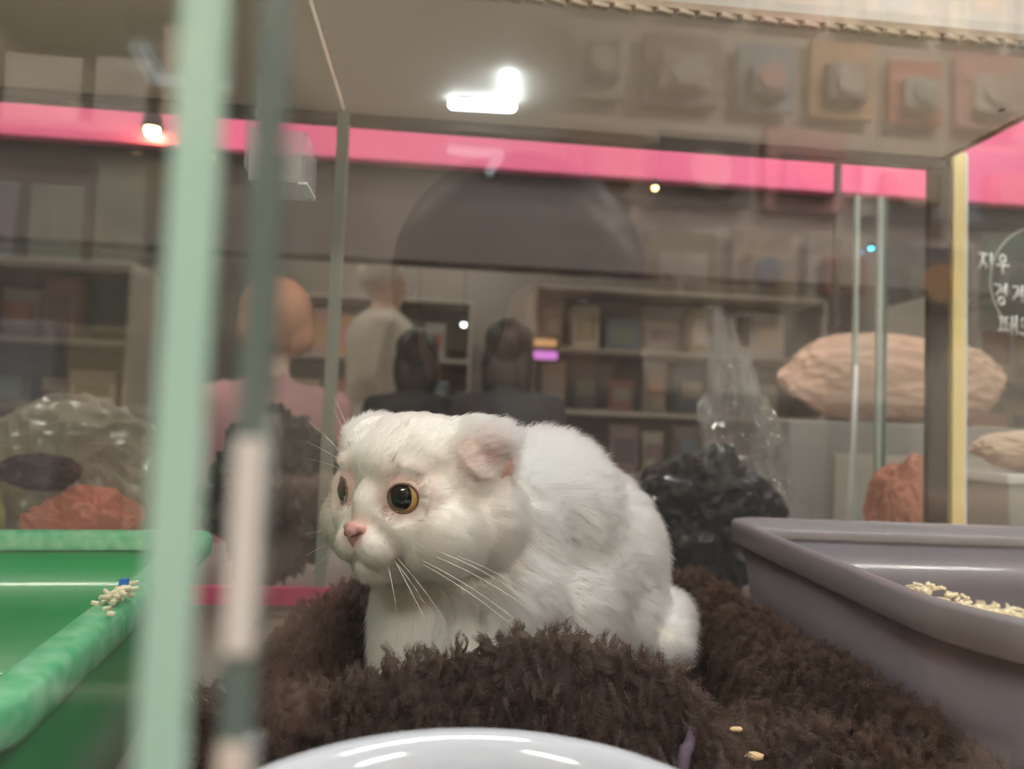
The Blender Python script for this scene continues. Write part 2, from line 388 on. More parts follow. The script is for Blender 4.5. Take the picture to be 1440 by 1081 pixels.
    for s in (1, -1):
        ee = np.sqrt(((f-.1)/1.7)**2+((l-s*4.7)/1.1)**2+((u-2.7)/1.5)**2); kp = np.maximum(kp, .8*np.clip(1.35-ee, 0, 1)*rng.random(len(P))*1.3)
    kp = np.clip(np.maximum(kp, .45*np.clip(1-np.linalg.norm(P-noseP, axis=1)/.011, 0, 1)), 0, 1)
    col = col*(1-kp)[:, None]+pink*kp[:, None]
    spots = [(1.05, -.28, .16), (1.22, -.55, .17), (.95, -.02, .09), (1.3, -.32, .09), (1.45, 2.35, .10), (1.5, 2.1, .06), (-1.15, -.3, .15)]
    kd = np.zeros(len(P))
    for b_, c_, r_ in spots:
        kd = np.maximum(kd, np.clip(1.6-np.sqrt((l-b_)**2+(u-c_)**2)/(r_*1.15), 0, 1)*(rng.random(len(P)) < .8)*(f > 1.5))
    for a in np.linspace(0, 2.2, 14):
        kd = np.maximum(kd, .42*np.clip(1.2-np.sqrt((l-a)**2+(u+2.8-.12*a+.0*a)**2+((f-4.2+.35*a)*.5)**2)/.16, 0, 1))
    # whisker-root freckles
    for a in range(5):
        for b_ in range(3):
            kd = np.maximum(kd, .45*np.clip(1-np.sqrt((l-(1.0+a*.28))**2+(u+1.75+b_*.3+.05*a)**2+(f-4.1+.28*a)**2*.3)/.1, 0, 1))
    col = col*(1-kd)[:, None]+dark*kd[:, None]
    col = np.clip(col*rng.uniform(.96, 1.02, (len(P), 1)), 0, .985)
    fur = strands('fur', pts, rad, col, M_catfur, root)
    fur['kind'] = 'stuff'
    # ---------------- whiskers
    M_wh = mat('whisker', (.95, .93, .88), .3)
    def whisk(p0, d, L, sag, r=.00029):
        p0 = Vector(p0)-root.location; d = Vector(d).normalized(); pts_ = []
        for i in range(9):
            t_ = i/8; pts_.append(p0+d*L*t_+Vector((0, 0, -sag*L*t_*t_)))
        tube('whisker', pts_, [r*(1-.85*i/8) for i in range(9)], M_wh, root, 5)
    for (l_, u_, dl, du, df, L, sg) in [(1.9, -1.75, 1, -.02, -.10, .075, .20), (2.1, -1.95, 1, -.10, -.12, .080, .18), (1.6, -2.15, 1, -.17, -.12, .076, .16),
                                        (1.85, -2.3, 1, -.27, -.2, .070, .15), (1.4, -2.35, .8, -.75, .05, .046, .1), (1.2, -2.5, .55, -.95, .2, .032, .05),
                                        (1.5, -1.9, 1, .05, -.3, .070, .25), (1.7, -2.5, .75, -.62, -.2, .040, .15), (1.45, -2.6, .9, -.5, 0, .03, .2)]:
        whisk(hp(3.75-.25*l_, l_, u_), HR @ Vector((df, dl, du)), L, sg)
    for (l_, u_, dl, du, df, L, sg) in [(-1.3, -1.8, -1, .1, .0, .04, .2), (-1.4, -2.1, -1, -.1, .0, .038, .25), (-1.5, -2.3, -1, -.3, 0, .035, .3)]:
        whisk(hp(3.6, l_, u_), HR @ Vector((df, dl, du)), L, sg)
    for (l_, u_, dl, du, df, L, sg) in [(-2.2, 1.75, -.8, 1.1, .1, .040, -.1), (-2.3, 1.55, -1, .75, .15, .050, .05), (-2.4, 1.4, -1, .55, .2, .044, .1), (-2.5, 1.2, -1, .35, .2, .036, .1),
                                        (-1.9, 1.9, -.6, 1.0, .1, .055, .0), (1.9, 1.8, -.1, 1, .6, .022, -.2)]:
        whisk(hp(2.3, l_, u_), HR @ Vector((df, dl, du)), L, sg, .00017)
    return root
build_cat()
# ================================================================== THE PLUSH BLANKET
def seg_d(x, y, a, b):
    ax, ay = a[:2]; bx, by = b[:2]; dx, dy = bx-ax, by-ay; t = np.clip(((x-ax)*dx+(y-ay)*dy)/(dx*dx+dy*dy), 0, 1)
    return np.hypot(x-(ax+dx*t), y-(ay+dy*t)), t
def blanket_h(x, y):
    h = .040+.004*np.sin(x*60+y*35)+.003*np.sin(y*90-x*40)
    def ridge(pts, wf, wb):
        nonlocal h
        best = np.zeros_like(x)
        for a, b in zip(pts, pts[1:]):
            d, t = seg_d(x, y, a, b); z = a[2]+(b[2]-a[2])*t; mid = a[1]+(b[1]-a[1])*t
            w_ = np.where(y < mid, wf, wb); best = np.maximum(best, z*np.exp(-(d/w_)**2.4))
        k = 40.; h = np.log(np.exp(k*h*25/25)+np.exp(k*best)-1)/k if False else np.maximum(h, best)
    ridge([(-.055, .345, .094), (-.030, .350, .098), (-.012, .357, .106), (.030, .360, .112), (.067, .362, .114), (.100, .366, .104), (.125, .375, .078), (.165, .40, .055)], .060, .030)
    ridge([(-.100, .330, .085), (-.075, .330, .104), (-.05, .322, .080)], .050, .030)
    ridge([(-.100, .480, .060), (-.070, .500, .094), (-.042, .505, .108), (-.02, .51, .095)], .05, .045)
    ridge([(.155, .66, .085), (.23, .64, .090), (.235, .56, .082), (.235, .45, .082), (.255, .36, .082), (.262, .29, .070)], .040, .045)
    ridge([(.185, .40, .060), (.21, .36, .068), (.27, .27, .060)], .05, .04)
    ridge([(.13, .33, .062), (.17, .30, .052)], .05, .04)
    ridge([(.0, .44, .060), (.1, .50, .062), (.15, .54, .062)], .06, .06)
    h = h - .055*np.exp(-(((x-.195)/.017)**2+((y-.50)/.035)**2))
    return h
def build_blanket():
    M_base = mat('blanket_backing', (.030, .017, .013), .95)
    M_pile = hair_mat('blanket_pile', .45, .35)
    x0, x1, y0, y1 = -.113, .262, .215, .70; nx, ny = 220, 280
    xs = np.linspace(x0, x1, nx); ys = np.linspace(y0, y1, ny); X, Yy = np.meshgrid(xs, ys, indexing='ij')
    # smooth height map
    Z = blanket_h(X, Yy)
    def outside(x, y):   # keep clear of the bowl in front and fade to the floor at the borders
        e = np.minimum.reduce([(x-x0)/.012, (x1-x)/.012, (y-y0)/.02, (y1-y)/.03]); return np.clip(e, 0, 1)**.5
    for _ in range(10):
        Zp = np.pad(Z, 1, mode='edge'); Z = (Zp[:-2, 1:-1]+Zp[2:, 1:-1]+Zp[1:-1, :-2]+Zp[1:-1, 2:]+Z*2)/6
    bowl = np.hypot(X-.015, Yy-.187); Z = np.where(bowl < .112, np.minimum(Z, np.clip((bowl-.092)*4.0, .004, .2)), Z)
    lump = np.array([[noise.noise(Vector((a*38, b*38, 3))) for b in ys] for a in xs])*.007
    Z = np.maximum((Z+lump)*outside(X, Yy), .003)
    verts = np.stack([X, Yy, Z], -1).reshape(-1, 3)
    idx = np.arange(nx*ny).reshape(nx, ny)
    faces = np.stack([idx[:-1, :-1], idx[1:, :-1], idx[1:, 1:], idx[:-1, 1:]], -1).reshape(-1, 4)
    bot = verts.copy(); bot[:, 2] = .0008; nb = len(verts)
    border = list(idx[:, 0])+list(idx[-1, 1:])+list(idx[-2::-1, -1])+list(idx[0, -2:0:-1])
    sk = [(border[i], border[i]+nb, border[(i+1) % len(border)]+nb, border[(i+1) % len(border)]) for i in range(len(border))]
    allf = faces.tolist()+sk+[[border_i+nb for border_i in border]]
    # bottom border vertices only
    V = np.concatenate([verts, bot]); me = bpy.data.meshes.new('plush_blanket'); me.from_pydata(V.tolist(), [], allf)
    bm = bmesh.new(); bm.from_mesh(me); bmesh.ops.delete(bm, geom=[v for v in bm.verts if not v.link_faces], context='VERTS')
    bmesh.ops.recalc_face_normals(bm, faces=bm.faces[:]); bm.to_mesh(me); bm.free()
    for p in me.polygons: p.use_smooth = True
    o = link('plush_blanket', me, M_base); tag(o, 'dark brown curly plush blanket bunched up under the white cat', 'blanket')
    # pile: curly locks, each hair drawn to its lock
    n = 220000
    P, Nn = sample(me, n, lambda c, nn: ((c[:, 2] > .004) & (nn[:, 2] > -.1)).astype(float)*np.where(c[:, 1] > .60, .5, 1.0))
    cs = .0052
    g = np.floor(P[:, :2]/cs); best = np.full(n, 9.); cx = np.zeros((n, 2)); cid = np.zeros(n, int)
    def hsh(a, b, k): return ((np.sin(a*127.1+b*311.7+k*74.7)*43758.5453) % 1)
    for i in (-1, 0, 1):
        for j in (-1, 0, 1):
            a, b = g[:, 0]+i, g[:, 1]+j; c = np.stack([(a+hsh(a, b, 1))*cs, (b+hsh(a, b, 2))*cs], -1)
            d = np.hypot(*(P[:, :2]-c).T); m_ = d < best; best[m_] = d[m_]; cx[m_] = c[m_]; cid[m_] = ((a*57+b*131) % 8192).astype(int)[m_]
    tilt = rng.normal(0, .45, (8192, 3)); Lr = rng.uniform(.7, 1.25, 8192); ph = rng.uniform(0, 6.28, 8192); shade = rng.uniform(.6, 1.35, 8192)
    away = np.stack([P[:, 0]-.06, P[:, 1]-.36-.3*(P[:, 1] > .45), np.zeros(n)], -1)
    droop = np.stack([Nn[:, 0], Nn[:, 1], np.zeros(n)], -1)
    fld = np.array([noise.noise_vector(Vector(p)*14) for p in P])*.7
    D = unit(Nn*1.0+tilt[cid]*.8+droop*.35+fld*.6)
    L = .0115*Lr[cid]*rng.uniform(.8, 1.12, n)
    K = 8; t = np.linspace(0, 1, K)
    dz = np.zeros((n, 3)); dz[:, :2] = cx-P[:, :2]; dz -= (dz*Nn).sum(1)[:, None]*Nn
    a1 = unit(np.cross(D, np.array((.3, .5, .8)))); a2 = np.cross(D, a1)
    ang = ph[cid][:, None]+t[None, :]*7.5; amp = .0018*t**.8
    fz = rng.normal(0, .0004, (n, K, 3))*t[None, :, None]
    pts = P[:, None, :]+D[:, None, :]*(L[:, None]*t[None, :])[:, :, None]+dz[:, None, :]*(.92*t**.75)[None, :, None] \
        + (a1[:, None, :]*np.cos(ang)[:, :, None]+a2[:, None, :]*np.sin(ang)[:, :, None])*amp[None, :, None]+fz-Nn[:, None, :]*.001
    rad = np.full((n, 1), .00011)*np.array([1, 1, 1, .95, .9, .8, .6, .2])[None, :]
    dark = np.array((.040, .022, .017)); lite = np.array((.105, .064, .043)); rust = np.array((.075, .036, .019))
    k = np.clip(shade[cid]-.6, 0, 1)*.6+rng.random(n)*.25
    col = dark*(1-k)[:, None]+lite*k[:, None]
    kr = np.clip((P[:, 0]-.13)/.1, 0, 1)*.55; col = col*(1-kr)[:, None]+rust*kr[:, None]  # reddish tint towards the right paints in an orange reflection
    s = strands('pile', pts, rad, col, M_pile, o); s['kind'] = 'stuff'
    lp = [(.108+.014*i/8, .318+.018*i/8) for i in range(9)]
    tube('lining_edge', [(x, y, float(blanket_h(np.array([x]), np.array([y]))[0])+.008+.002*math.sin(i*2)) for i, (x, y) in enumerate(lp)], [.0015, .002, .0025, .003, .003, .003, .0025, .002, .0015], mat('lilac_lining', (.10, .065, .10), .8), o)['label'] = 'lilac lining edge of the blanket'
    return me
bl_me = build_blanket()
# ================================================================== GLASS ENCLOSURE
M_pane = glass('clear_glass', (.985, .995, .99), .043, haze=.012)
M_front = glass('front_glass', (.985, .995, .99), .065, haze=.004)
M_back = glass('back_glass', (.97, .985, .98), .02, graze=.5, haze=.02)
M_part = glass('partition_glass', (.97, .99, .98), .012, graze=.04, haze=.02)
M_edge = mat('glass_edge', (.44, .72, .60), .25, spec=.6, coat=.5, noise_amt=.35, noise_scale=9, col2=(.54, .80, .70))
M_edge2 = mat('glass_edge_grey', (.13, .18, .165), .25, spec=.6, coat=.5, noise_amt=.5, noise_scale=14, col2=(.18, .24, .22))
M_edge3 = mat('glass_edge_pale', (.40, .44, .38), .3, noise_amt=.4, noise_scale=12, col2=(.30, .36, .32))
M_board = mat('ceiling_board', (.78, .71, .63), .6, noise_amt=.25, noise_scale=5, col2=(.68, .61, .54))
M_floorp = mat('enclosure_floor', (.30, .26, .23), .55)
M_dkrail = mat('dark_rail', (.05, .04, .035), .5)
M_pinkt = mat('pink_tape', (.85, .12, .28), .45)
M_white = mat('white_plastic', (.80, .78, .74), .35)
M_wood = mat('yellow_wood', (.95, .76, .34), .5, noise_amt=.4, noise_scale=30, col2=(.86, .74, .42))
M_dkplast = mat('dark_strip', (.035, .028, .028), .25, coat=.6)
M_card = mat('corrugated_card', (.40, .29, .20), .8, noise_amt=.4, noise_scale=40)
enc = empty('glass_enclosure', (.24, .45, -.006), 'clear glass pet enclosure with green-edged panes around the white cat', 'enclosure')
def part(name, a, b, m, par=enc, bevel=0):
    o = box(name, Vector(a), Vector(b), m, par, bevel)
    o.data.transform(Matrix.Translation(-par.location if par.parent is None else -enc.location)); return o
XL, XR, YB, ZC = -.121, .612, .85, .568
part('floor_panel', (-.62, .08, -.006), (1.25, .86, 0), M_floorp)
part('side_pane', (XL-.0025, .10, 0), (XL+.0025, YB, ZC), M_part)['label'] = 'clear glass partition between the green tray and the cat'
part('side_pane', (XR-.003, .12, 0), (XR+.003, YB, ZC), M_part)['label'] = 'clear glass partition right of the grey litter box'
part('back_pane', (-.62, YB, 0), (1.25, YB+.005, .75), M_back)['label'] = 'clear back glass behind the cat'
part('front_pane', (-.62, .085, 0), (-.0307, .0885, ZC), M_front)['label'] = 'front glass left of the green glass edge'
part('front_pane', (-.0190, .085, 0), (.62, .0885, ZC), M_front)['label'] = 'front glass in front of the cat'
part('glass_edge', (-.0306, .0835, 0), (-.0257, .0852, ZC), M_edge)['label'] = 'broad pale green polished edge of the left front glass'
part('glass_edge', (-.0228, .0862, 0), (-.0191, .0880, ZC), M_edge2)['label'] = 'narrow grey-green glass edge beside the broad green edge'
part('edge_reflection', (-.0226, .0852, .1935), (-.0195, .0862, .2172), M_white)['label'] = 'white reflection on the grey-green glass edge, built as a strip'  # reflection in the glass edge, put in as an opaque white strip
part('edge_reflection', (-.0226, .0852, .10), (-.0194, .0862, .1835), M_board)  # beige reflection lower on the same edge, also a solid strip
part('corner_edge', (XL-.009, YB-.006, .03), (XL+.004, YB+.006, ZC), M_edge3)['label'] = 'pale corner seam where partition meets back glass'
part('pink_edge_trim', (-.62, YB-.010, .012), (-.03, YB-.001, .031), M_pinkt)
part('back_rail', (-.62, YB-.004, ZC-.011), (XR, YB+.012, ZC+.004), mat('rail_brown', (.15, .12, .10), .5))
# ceiling board in two pieces, corrugated front edge of flutes
cb = part('ceiling_board', (XL, .593, ZC), (XR, YB+.02, ZC+.008), M_board); cb['label'] = 'beige ceiling board over the white cat'
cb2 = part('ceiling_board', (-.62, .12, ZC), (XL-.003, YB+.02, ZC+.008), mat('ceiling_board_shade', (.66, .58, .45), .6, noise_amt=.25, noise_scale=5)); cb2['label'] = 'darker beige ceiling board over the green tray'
ce = part('corrugated_edge', (XL, .586, ZC+.0032), (XR, .593, ZC+.009), M_card)
bm = bmesh.new(); add_box(bm, (-.0075, -.003, -.0022), (.0075, .003, .0022), .0006); fm = bpy.data.meshes.new('flute'); bm.to_mesh(fm); bm.free()
M_fl = mat('flute', (.46, .36, .26), .7); fm.materials.append(M_fl)
for k in range(40):
    x = XL+.02+k*.0183
    if x > XR-.01: break
    o = bpy.data.objects.new('flute', fm); C.objects.link(o); o.parent = ce; o.location = Vector((x, .589, ZC+.0012))-enc.location+Vector((0, 0, 0)); o.rotation_euler = (0, 0, random.uniform(.15, .35)); o.scale = (1, 1, random.uniform(.8, 1.15))
part('glass_lid', (XL, .10, ZC-.004), (XR, .590, ZC), M_pane)
sm = bmesh.new(); lathe(sm, [(.0001, -.0012), (.0035, -.001), (.004, 0)], 16, tuple(Vector((.575, .71, ZC))-enc.location)); bm_obj('screw', sm, M_dkplast, enc, True)['label'] = 'small dark screw in the ceiling board'
part('corner_post', (.6225, YB-.004, 0), (.6385, YB+.014, .577), M_wood, bevel=.001)['label'] = 'yellow wooden corner post'
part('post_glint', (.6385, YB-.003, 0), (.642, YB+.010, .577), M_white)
part('dark_strip', (.597, YB+.004, 0), (.6225, YB+.013, .577), M_dkplast)['label'] = 'dark glossy strip beside the yellow corner post'
M_brn = mat('brown_trim', (.30, .16, .10), .5)
part('side_rail', (XR-.006, .12, ZC-.002), (XR+.002, YB, ZC+.010), M_brn)
# handwritten marker notes on a round dark sticker, back glass right of the post
M_chalk = mat('white_marker', (.85, .84, .82), .5)
M_disc = mat('dark_sticker', (.07, .07, .068), .35, noise_amt=.4, noise_scale=30, col2=(.12, .11, .10))
st = empty('round_sticker', (.745, YB-.0015, .419), 'dark round sticker with white handwritten notes on the glass right of the yellow post', 'sticker')
bm = bmesh.new(); lathe(bm, [(.0001, 0), (.071, 0), (.0715, .0008), (.0001, .001)], 56); bmesh.ops.transform(bm, matrix=Matrix.Rotation(math.pi/2, 4, 'X'), verts=bm.verts[:]); bm_obj('disc', bm, M_disc, st)
bm = bmesh.new(); lathe(bm, [(.0712, 0), (.0735, 0), (.0735, .001), (.0712, .001)], 56, closed=True); bmesh.ops.transform(bm, matrix=Matrix.Rotation(math.pi/2, 4, 'X'), verts=bm.verts[:]); bm_obj('rim', bm, mat('sticker_rim', (.40, .38, .33), .5), st)
def strokes(name, lines, ox, oz, s, th=.00155):
    bm = bmesh.new()
    for ln in lines:
        tube_mesh(bm, [(ox+x*s, -.0012+.0003*random.random(), oz+z*s*1.25) for x, z in ln], th, 6)
    return bm_obj(name, bm, M_chalk, st, True)
def circ(cx, cz, r): return [(cx+r*math.cos(a), cz+r*1.05*math.sin(a)) for a in [2*math.pi*k/12 for k in range(13)]]
JI = [[(0, 1), (.62, .98)], [(.34, .98), (.22, .5), (.0, .18)], [(.3, .6), (.6, .22)], [(.92, 1.08), (.9, .1)]]
U = [circ(1.75, .78, .2), [(1.3, .42), (2.2, .40)], [(1.75, .4), (1.76, -.1)]]
GYEONG = [[(0, 1), (.5, 1.0), (.42, .7), (.12, .42)], [(.55, .82), (.85, .82)], [(.55, .64), (.85, .64)], [(.88, 1.1), (.88, .4)], circ(.55, .12, .2)]
GYE = [[(1.4, .95), (1.8, .95), (1.7, .55), (1.42, .25)], [(1.82, .72), (2.05, .72)], [(1.82, .5), (2.05, .5)], [(2.1, 1.05), (2.1, .1)], [(2.4, 1.1), (2.38, 0)]]
PAE = [[(0, 1), (.75, 1)], [(.22, 1), (.2, .35)], [(.52, 1), (.54, .35)], [(-.02, .32), (.8, .34)], [(1.0, 1.1), (.98, .1)], [(1.0, .6), (1.3, .6)], [(1.3, 1.15), (1.3, .05)]]
DEU = [[(2.3, 1), (1.7, 1), (1.7, .55), (2.35, .55)], [(1.6, .2), (2.45, .2)]]
strokes('handwriting', JI+U, -.088, .010, .0180); strokes('handwriting', GYEONG+GYE, -.068, -.028, .0180); strokes('handwriting', PAE+DEU, -.062, -.069, .0185, .0011)
# acrylic bracket hanging on the partition
M_acr = glass('acrylic', (.93, .93, .93), .07, haze=.13, haze_col=(.9, .88, .86))
M_acrw = glass('acrylic_wall', (.92, .92, .93), .09, haze=.28, haze_col=(.95, .94, .92))
ac = empty('acrylic_holder', (XL+.0035, .45, .371), 'small clear acrylic holder fixed high on the glass partition', 'holder')
ac.scale = (1.6, .9, .8)
bm = bmesh.new()   # back plate with a pointed top
v = [bm.verts.new(p) for p in [(0, -.022, -.012), (0, .016, -.018), (0, .016, .028), (0, .006, .066), (0, -.004, .030), (0, -.022, .022)]]
f_ = bm.faces.new(v); r_ = bmesh.ops.extrude_face_region(bm, geom=[f_]); bmesh.ops.translate(bm, vec=(.0016, 0, 0), verts=[x for x in r_['geom'] if isinstance(x, bmesh.types.BMVert)])
bm_obj('back_plate', bm, M_acr, ac)
for nm, a, b in [('front_plate', (.020, -.022, -.020), (.0216, .018, .016)), ('side_plate', (.0016, -.022, -.020), (.020, -.0204, .016)), ('side_plate', (.0016, .0164, -.020), (.020, .018, .016)), ('bottom_plate', (.0016, -.022, -.0216), (.0216, .018, -.020))]:
    box(nm, a, b, M_acrw if nm != 'front_plate' else M_acr, ac, .0003)
box('bright_edge', (.019, -.022, -.0226), (.0225, .010, -.0205), mat('polished_edge', (.95, .95, .95), .1), ac, .0004)
box('bright_edge', (.012, -.0206, -.018), (.0165, -.0196, .010), mat('polished_edge_b', (.80, .79, .76), .1), ac, .0004)
# reflection of an L-shaped LED lamp, built as two glowing tubes under the board
ledm = emis('reflection_glow', (.80, .94, 1.0), 7.0)
led = empty('led_reflection', (.055, .78, ZC-.001), 'bright white L-shaped LED lamp reflection, built under the ceiling board', 'lamp')
bm = bmesh.new(); capsule_pts = [(-.056, .004, -.006), (.0, .0, -.006)]
tube_mesh(bm, [(-.060, .004, -.006), (-.056, .004, -.006), (.008, .000, -.006), (.010, 0, -.006)], [.003, .0062, .0062, .003], 12); bm_obj('tube', bm, ledm, led, True)
bm = bmesh.new(); tube_mesh(bm, [(.0085, .004, -.006), (.008, .0, -.006), (-.001, -.066, -.006), (-.0015, -.070, -.006)], [.003, .0066, .0066, .003], 12); bm_obj('tube', bm, ledm, led, True)
box('base_plate', (-.05, -.002, -.0012), (.0, .006, .0), M_white, led); box('base_plate', (-.003, -.058, -.0012), (.003, 0, .0), M_white, led)
# ================================================================== BOWL
M_bowl = mat('white_bowl', (.60, .62, .67), .12, coat=.6)
bw = empty('white_bowl', (.014, .187, -.0), 'glossy white round bowl in front of the brown blanket', 'bowl')
bm = bmesh.new(); lathe(bm, [(.060, 0), (.062, .002), (.070, .05), (.080, .098), (.082, .103), (.0865, .1057), (.0872, .1077), (.0862, .1097), (.082, .1088), (.079, .1055), (.0765, .1005), (.0750, .095), (.069, .055), (.055, .03), (.03, .024), (.0005, .022)], 96)
bm_obj('bowl_wall', bm, M_bowl, bw, True)
bm = bmesh.new(); lathe(bm, [(.0775, .1000), (.0787, .1012), (.0781, .1026), (.0769, .1014)], 96, closed=True); bm_obj('inner_lip', bm, M_bowl, bw, True)
# ================================================================== TRAYS
def rrect(hx, hy, r, n=10):
    pts = []
    for (cx, cy, a0) in ((hx-r[0], hy-r[0], 0), (-hx+r[1], hy-r[1], 90), (-hx+r[2], -hy+r[2], 180), (hx-r[3], -hy+r[3], 270)):
        rr = r[(a0//90)]
        for k in range(n+1):
            a = math.radians(a0+90*k/n); pts.append((cx+rr*math.cos(a), cy+rr*math.sin(a)))
    return pts
def tray(name, prof, hx, hy, r, n=10):
    """prof: (inset, z) along the section, from the outside foot over the rim to the inside bottom"""
    bm = bmesh.new(); rings = []
    for ins, z in prof:
        rr = [max(q-ins, .004) for q in r]
        rings.append([bm.verts.new((x, y, z)) for x, y in rrect(hx-ins, hy-ins, rr, n)])
    for a, b in zip(rings, rings[1:]):
        for k in range(len(a)): bm.faces.new((a[k], a[(k+1) % len(a)], b[(k+1) % len(a)], b[k]))
    bm.faces.new(rings[0][::-1]); bm.faces.new(rings[-1]); return bm
M_tray = mat('grey_tray', (.165, .15, .172), .35, coat=.25, noise_amt=.15, noise_scale=6)
lb = empty('litter_box', (.423, .468, 0), 'dark grey-purple plastic litter box with beige pellets, right of the cat', 'litter box', rz=math.radians(-4))
HXT, HYT = .168, .205
bm = tray('t', [(.030, .0005), (.026, .004), (.010, .122), (.0095, .124)], HXT, HYT, [.04, .035, .10, .06])
bm.free()
bm = tray('body', [(.032, .0008), (.028, .004), (.010, .126), (.013, .126), (.018, .08), (.030, .012), (.034, .009)], HXT, HYT, [.04, .035, .10, .06]); bm_obj('tub', bm, M_tray, lb, True)
bm = tray('rim', [(.008, .121), (.001, .1205), (0, .122), (0, .137), (.0015, .1395), (.005, .1402), (.009, .1385), (.0105, .134), (.0125, .1325), (.015, .130), (.0145, .122)], HXT, HYT, [.04, .035, .10, .06])
bm.faces.ensure_lookup_table(); caps = [f for f in bm.faces if len(f.verts) > 4]; bmesh.ops.delete(bm, geom=caps, context='FACES_ONLY')
M_trayrim = mat('grey_tray_rim', (.225, .205, .215), .35, coat=.2)
rm = bm_obj('rim', bm, M_trayrim, lb, True); rm['label'] = 'paler rolled rim of the litter box'
for k, (x, y, a) in enumerate([(-.085, -.2055+.008, 0), (.06, -.2055+.008, 0)]):
    bm = bmesh.new(); add_box(bm, (x-.0016, y-.007, .104), (x+.0016, y+.004, .123), .0006); bm_obj('rib', bm, M_trayrim, lb)
# litter pellets heaped inside
M_pel = mat('wood_pellets', (.88, .78, .56), .8, noise_amt=.4, noise_scale=60, col2=(.62, .48, .30))
bm = bmesh.new()
for k in range(2600):
    x = random.uniform(-.135, .13); y = random.uniform(-.17, .17)
    hh = .054+.060*math.exp(-(((x+.080)/.05)**2+((y-.015)/.06)**2))+.02*math.exp(-((x-.05)/.1)**2)
    if abs(x) > .13 and abs(y) > .16: continue
    M_ = Matrix.Translation((x, y, hh+random.uniform(-.003, .002))) @ Matrix.Rotation(random.uniform(0, 6.28), 4, 'Z') @ Matrix.Rotation(random.uniform(-.5, .5), 4, 'Y')
    bmesh.ops.create_cone(bm, segments=6, radius1=.0012, radius2=.0012, depth=random.uniform(.004, .008), cap_ends=True, matrix=M_ @ Matrix.Rotation(math.pi/2, 4, 'Y'))
n = 26   # packed bed beneath
g = [[bm.verts.new((-.135+.27*i/n, -.17+.34*j/n, .050+.056*math.exp(-(((-.135+.27*i/n+.080)/.05)**2+((-.17+.34*j/n-.015)/.06)**2))+.02*math.exp(-((-.135+.27*i/n-.05)/.1)**2))) for j in range(n+1)] for i in range(n+1)]
for i in range(n):
    for j in range(n): bm.faces.new((g[i][j], g[i+1][j], g[i+1][j+1], g[i][j+1]))
pl = bm_obj('wood_pellets', bm, M_pel); pl.location = lb.location; pl.rotation_euler = lb.rotation_euler; tag(pl, 'beige wood pellet litter heaped inside the grey litter box', 'cat litter', kind='stuff')
# green tray in the neighbouring compartment
M_green = mat('green_plastic', (.010, .30, .085), .35, coat=.3, noise_amt=.5, noise_scale=14, col2=(.03, .40, .15))
M_greenrim = mat('green_rim', (.06, .42, .18), .5, noise_amt=.8, noise_scale=120, col2=(.30, .62, .40))
gt = empty('green_tray', (-.300, .405, 0), 'bright green plastic litter tray dusted with crumbs behind the left glass', 'tray', rz=math.radians(7))
HXG, HYG = .152, .190
bm = tray('b', [(.034, .0008), (.030, .004), (.012, .116), (.0145, .116), (.022, .07), (.036, .014), (.04, .012)], HXG, HYG, [.02, .03, .03, .03]); bm_obj('tub', bm, M_green, gt, True)
bm = tray('r', [(.010, .112), (.001, .111), (0, .113), (0, .124), (.002, .127), (.014, .128), (.017, .126), (.017, .114)], HXG, HYG, [.02, .03, .03, .03])
caps = [f for f in bm.faces if len(f.verts) > 4]; bmesh.ops.delete(bm, geom=caps, context='FACES_ONLY')
bm_obj('rim', bm, M_greenrim, gt, True)['label'] = 'paler dusty rim of the green tray'
bm = bmesh.new()
for k in range(260):
    t = random.random(); x = random.gauss(-.02, .05); y = random.gauss(-.02, .06)
    if abs(x) > .10 or abs(y) > .12: continue
    bmesh.ops.create_icosphere(bm, subdivisions=1, radius=random.uniform(.002, .004), matrix=Matrix.Translation((x, y, .014+.012*random.random())))
gl = bm_obj('litter_crumbs', bm, M_pel); gl.location = gt.location; gl.rotation_euler = gt.rotation_euler; tag(gl, 'beige litter crumbs lying in the green tray', 'cat litter', kind='stuff')
bm = bmesh.new(); rr_ = random.Random(3)
for k in range(34):
    bmesh.ops.create_cone(bm, segments=6, radius1=.0011, radius2=.001, depth=rr_.uniform(.003, .006), cap_ends=True, matrix=Matrix.Translation((HXG-.006+rr_.gauss(0, .003), -.05+rr_.gauss(0, .012), .1295+rr_.uniform(0, .005))) @ Matrix.Rotation(rr_.uniform(0, 6), 4, 'Z') @ Matrix.Rotation(1.4, 4, 'X'))
gl = bm_obj('litter_crumbs', bm, M_pel); gl.location = gt.location; gl.rotation_euler = gt.rotation_euler; tag(gl, 'small heap of beige litter crumbs on the green tray rim', 'cat litter', kind='stuff')
box('blue_crumb', (-.002, -.0015, 0), (.002, .0015, .003), mat('blue_crumb', (.02, .2, .7), .4), gl).location = (HXG-.006, -.04, .134)
# kibble crumbs on the blanket
for i, (x, y, l_) in enumerate([(.158, .352, 'pale food crumb on the blanket between bowl and litter box'), (.151, .358, 'smaller tan food crumb on the blanket beside the pale one')]):
    bm = bmesh.new(); bmesh.ops.create_icosphere(bm, subdivisions=2, radius=.0032 if i == 0 else .0022)
    for v_ in bm.verts: v_.co *= 1+.25*noise.noise(v_.co*500+Vector((i, 3, 1)))
    bmesh.ops.scale(bm, vec=(1.6, .8, .6), verts=bm.verts)
    o = bm_obj('food_crumb', bm, mat('crumb', (.72, .50, .28), .7), None, True); o.location = (x, y, float(blanket_h(np.array([x]), np.array([y]))[0])+.011); tag(o, l_, 'crumb')
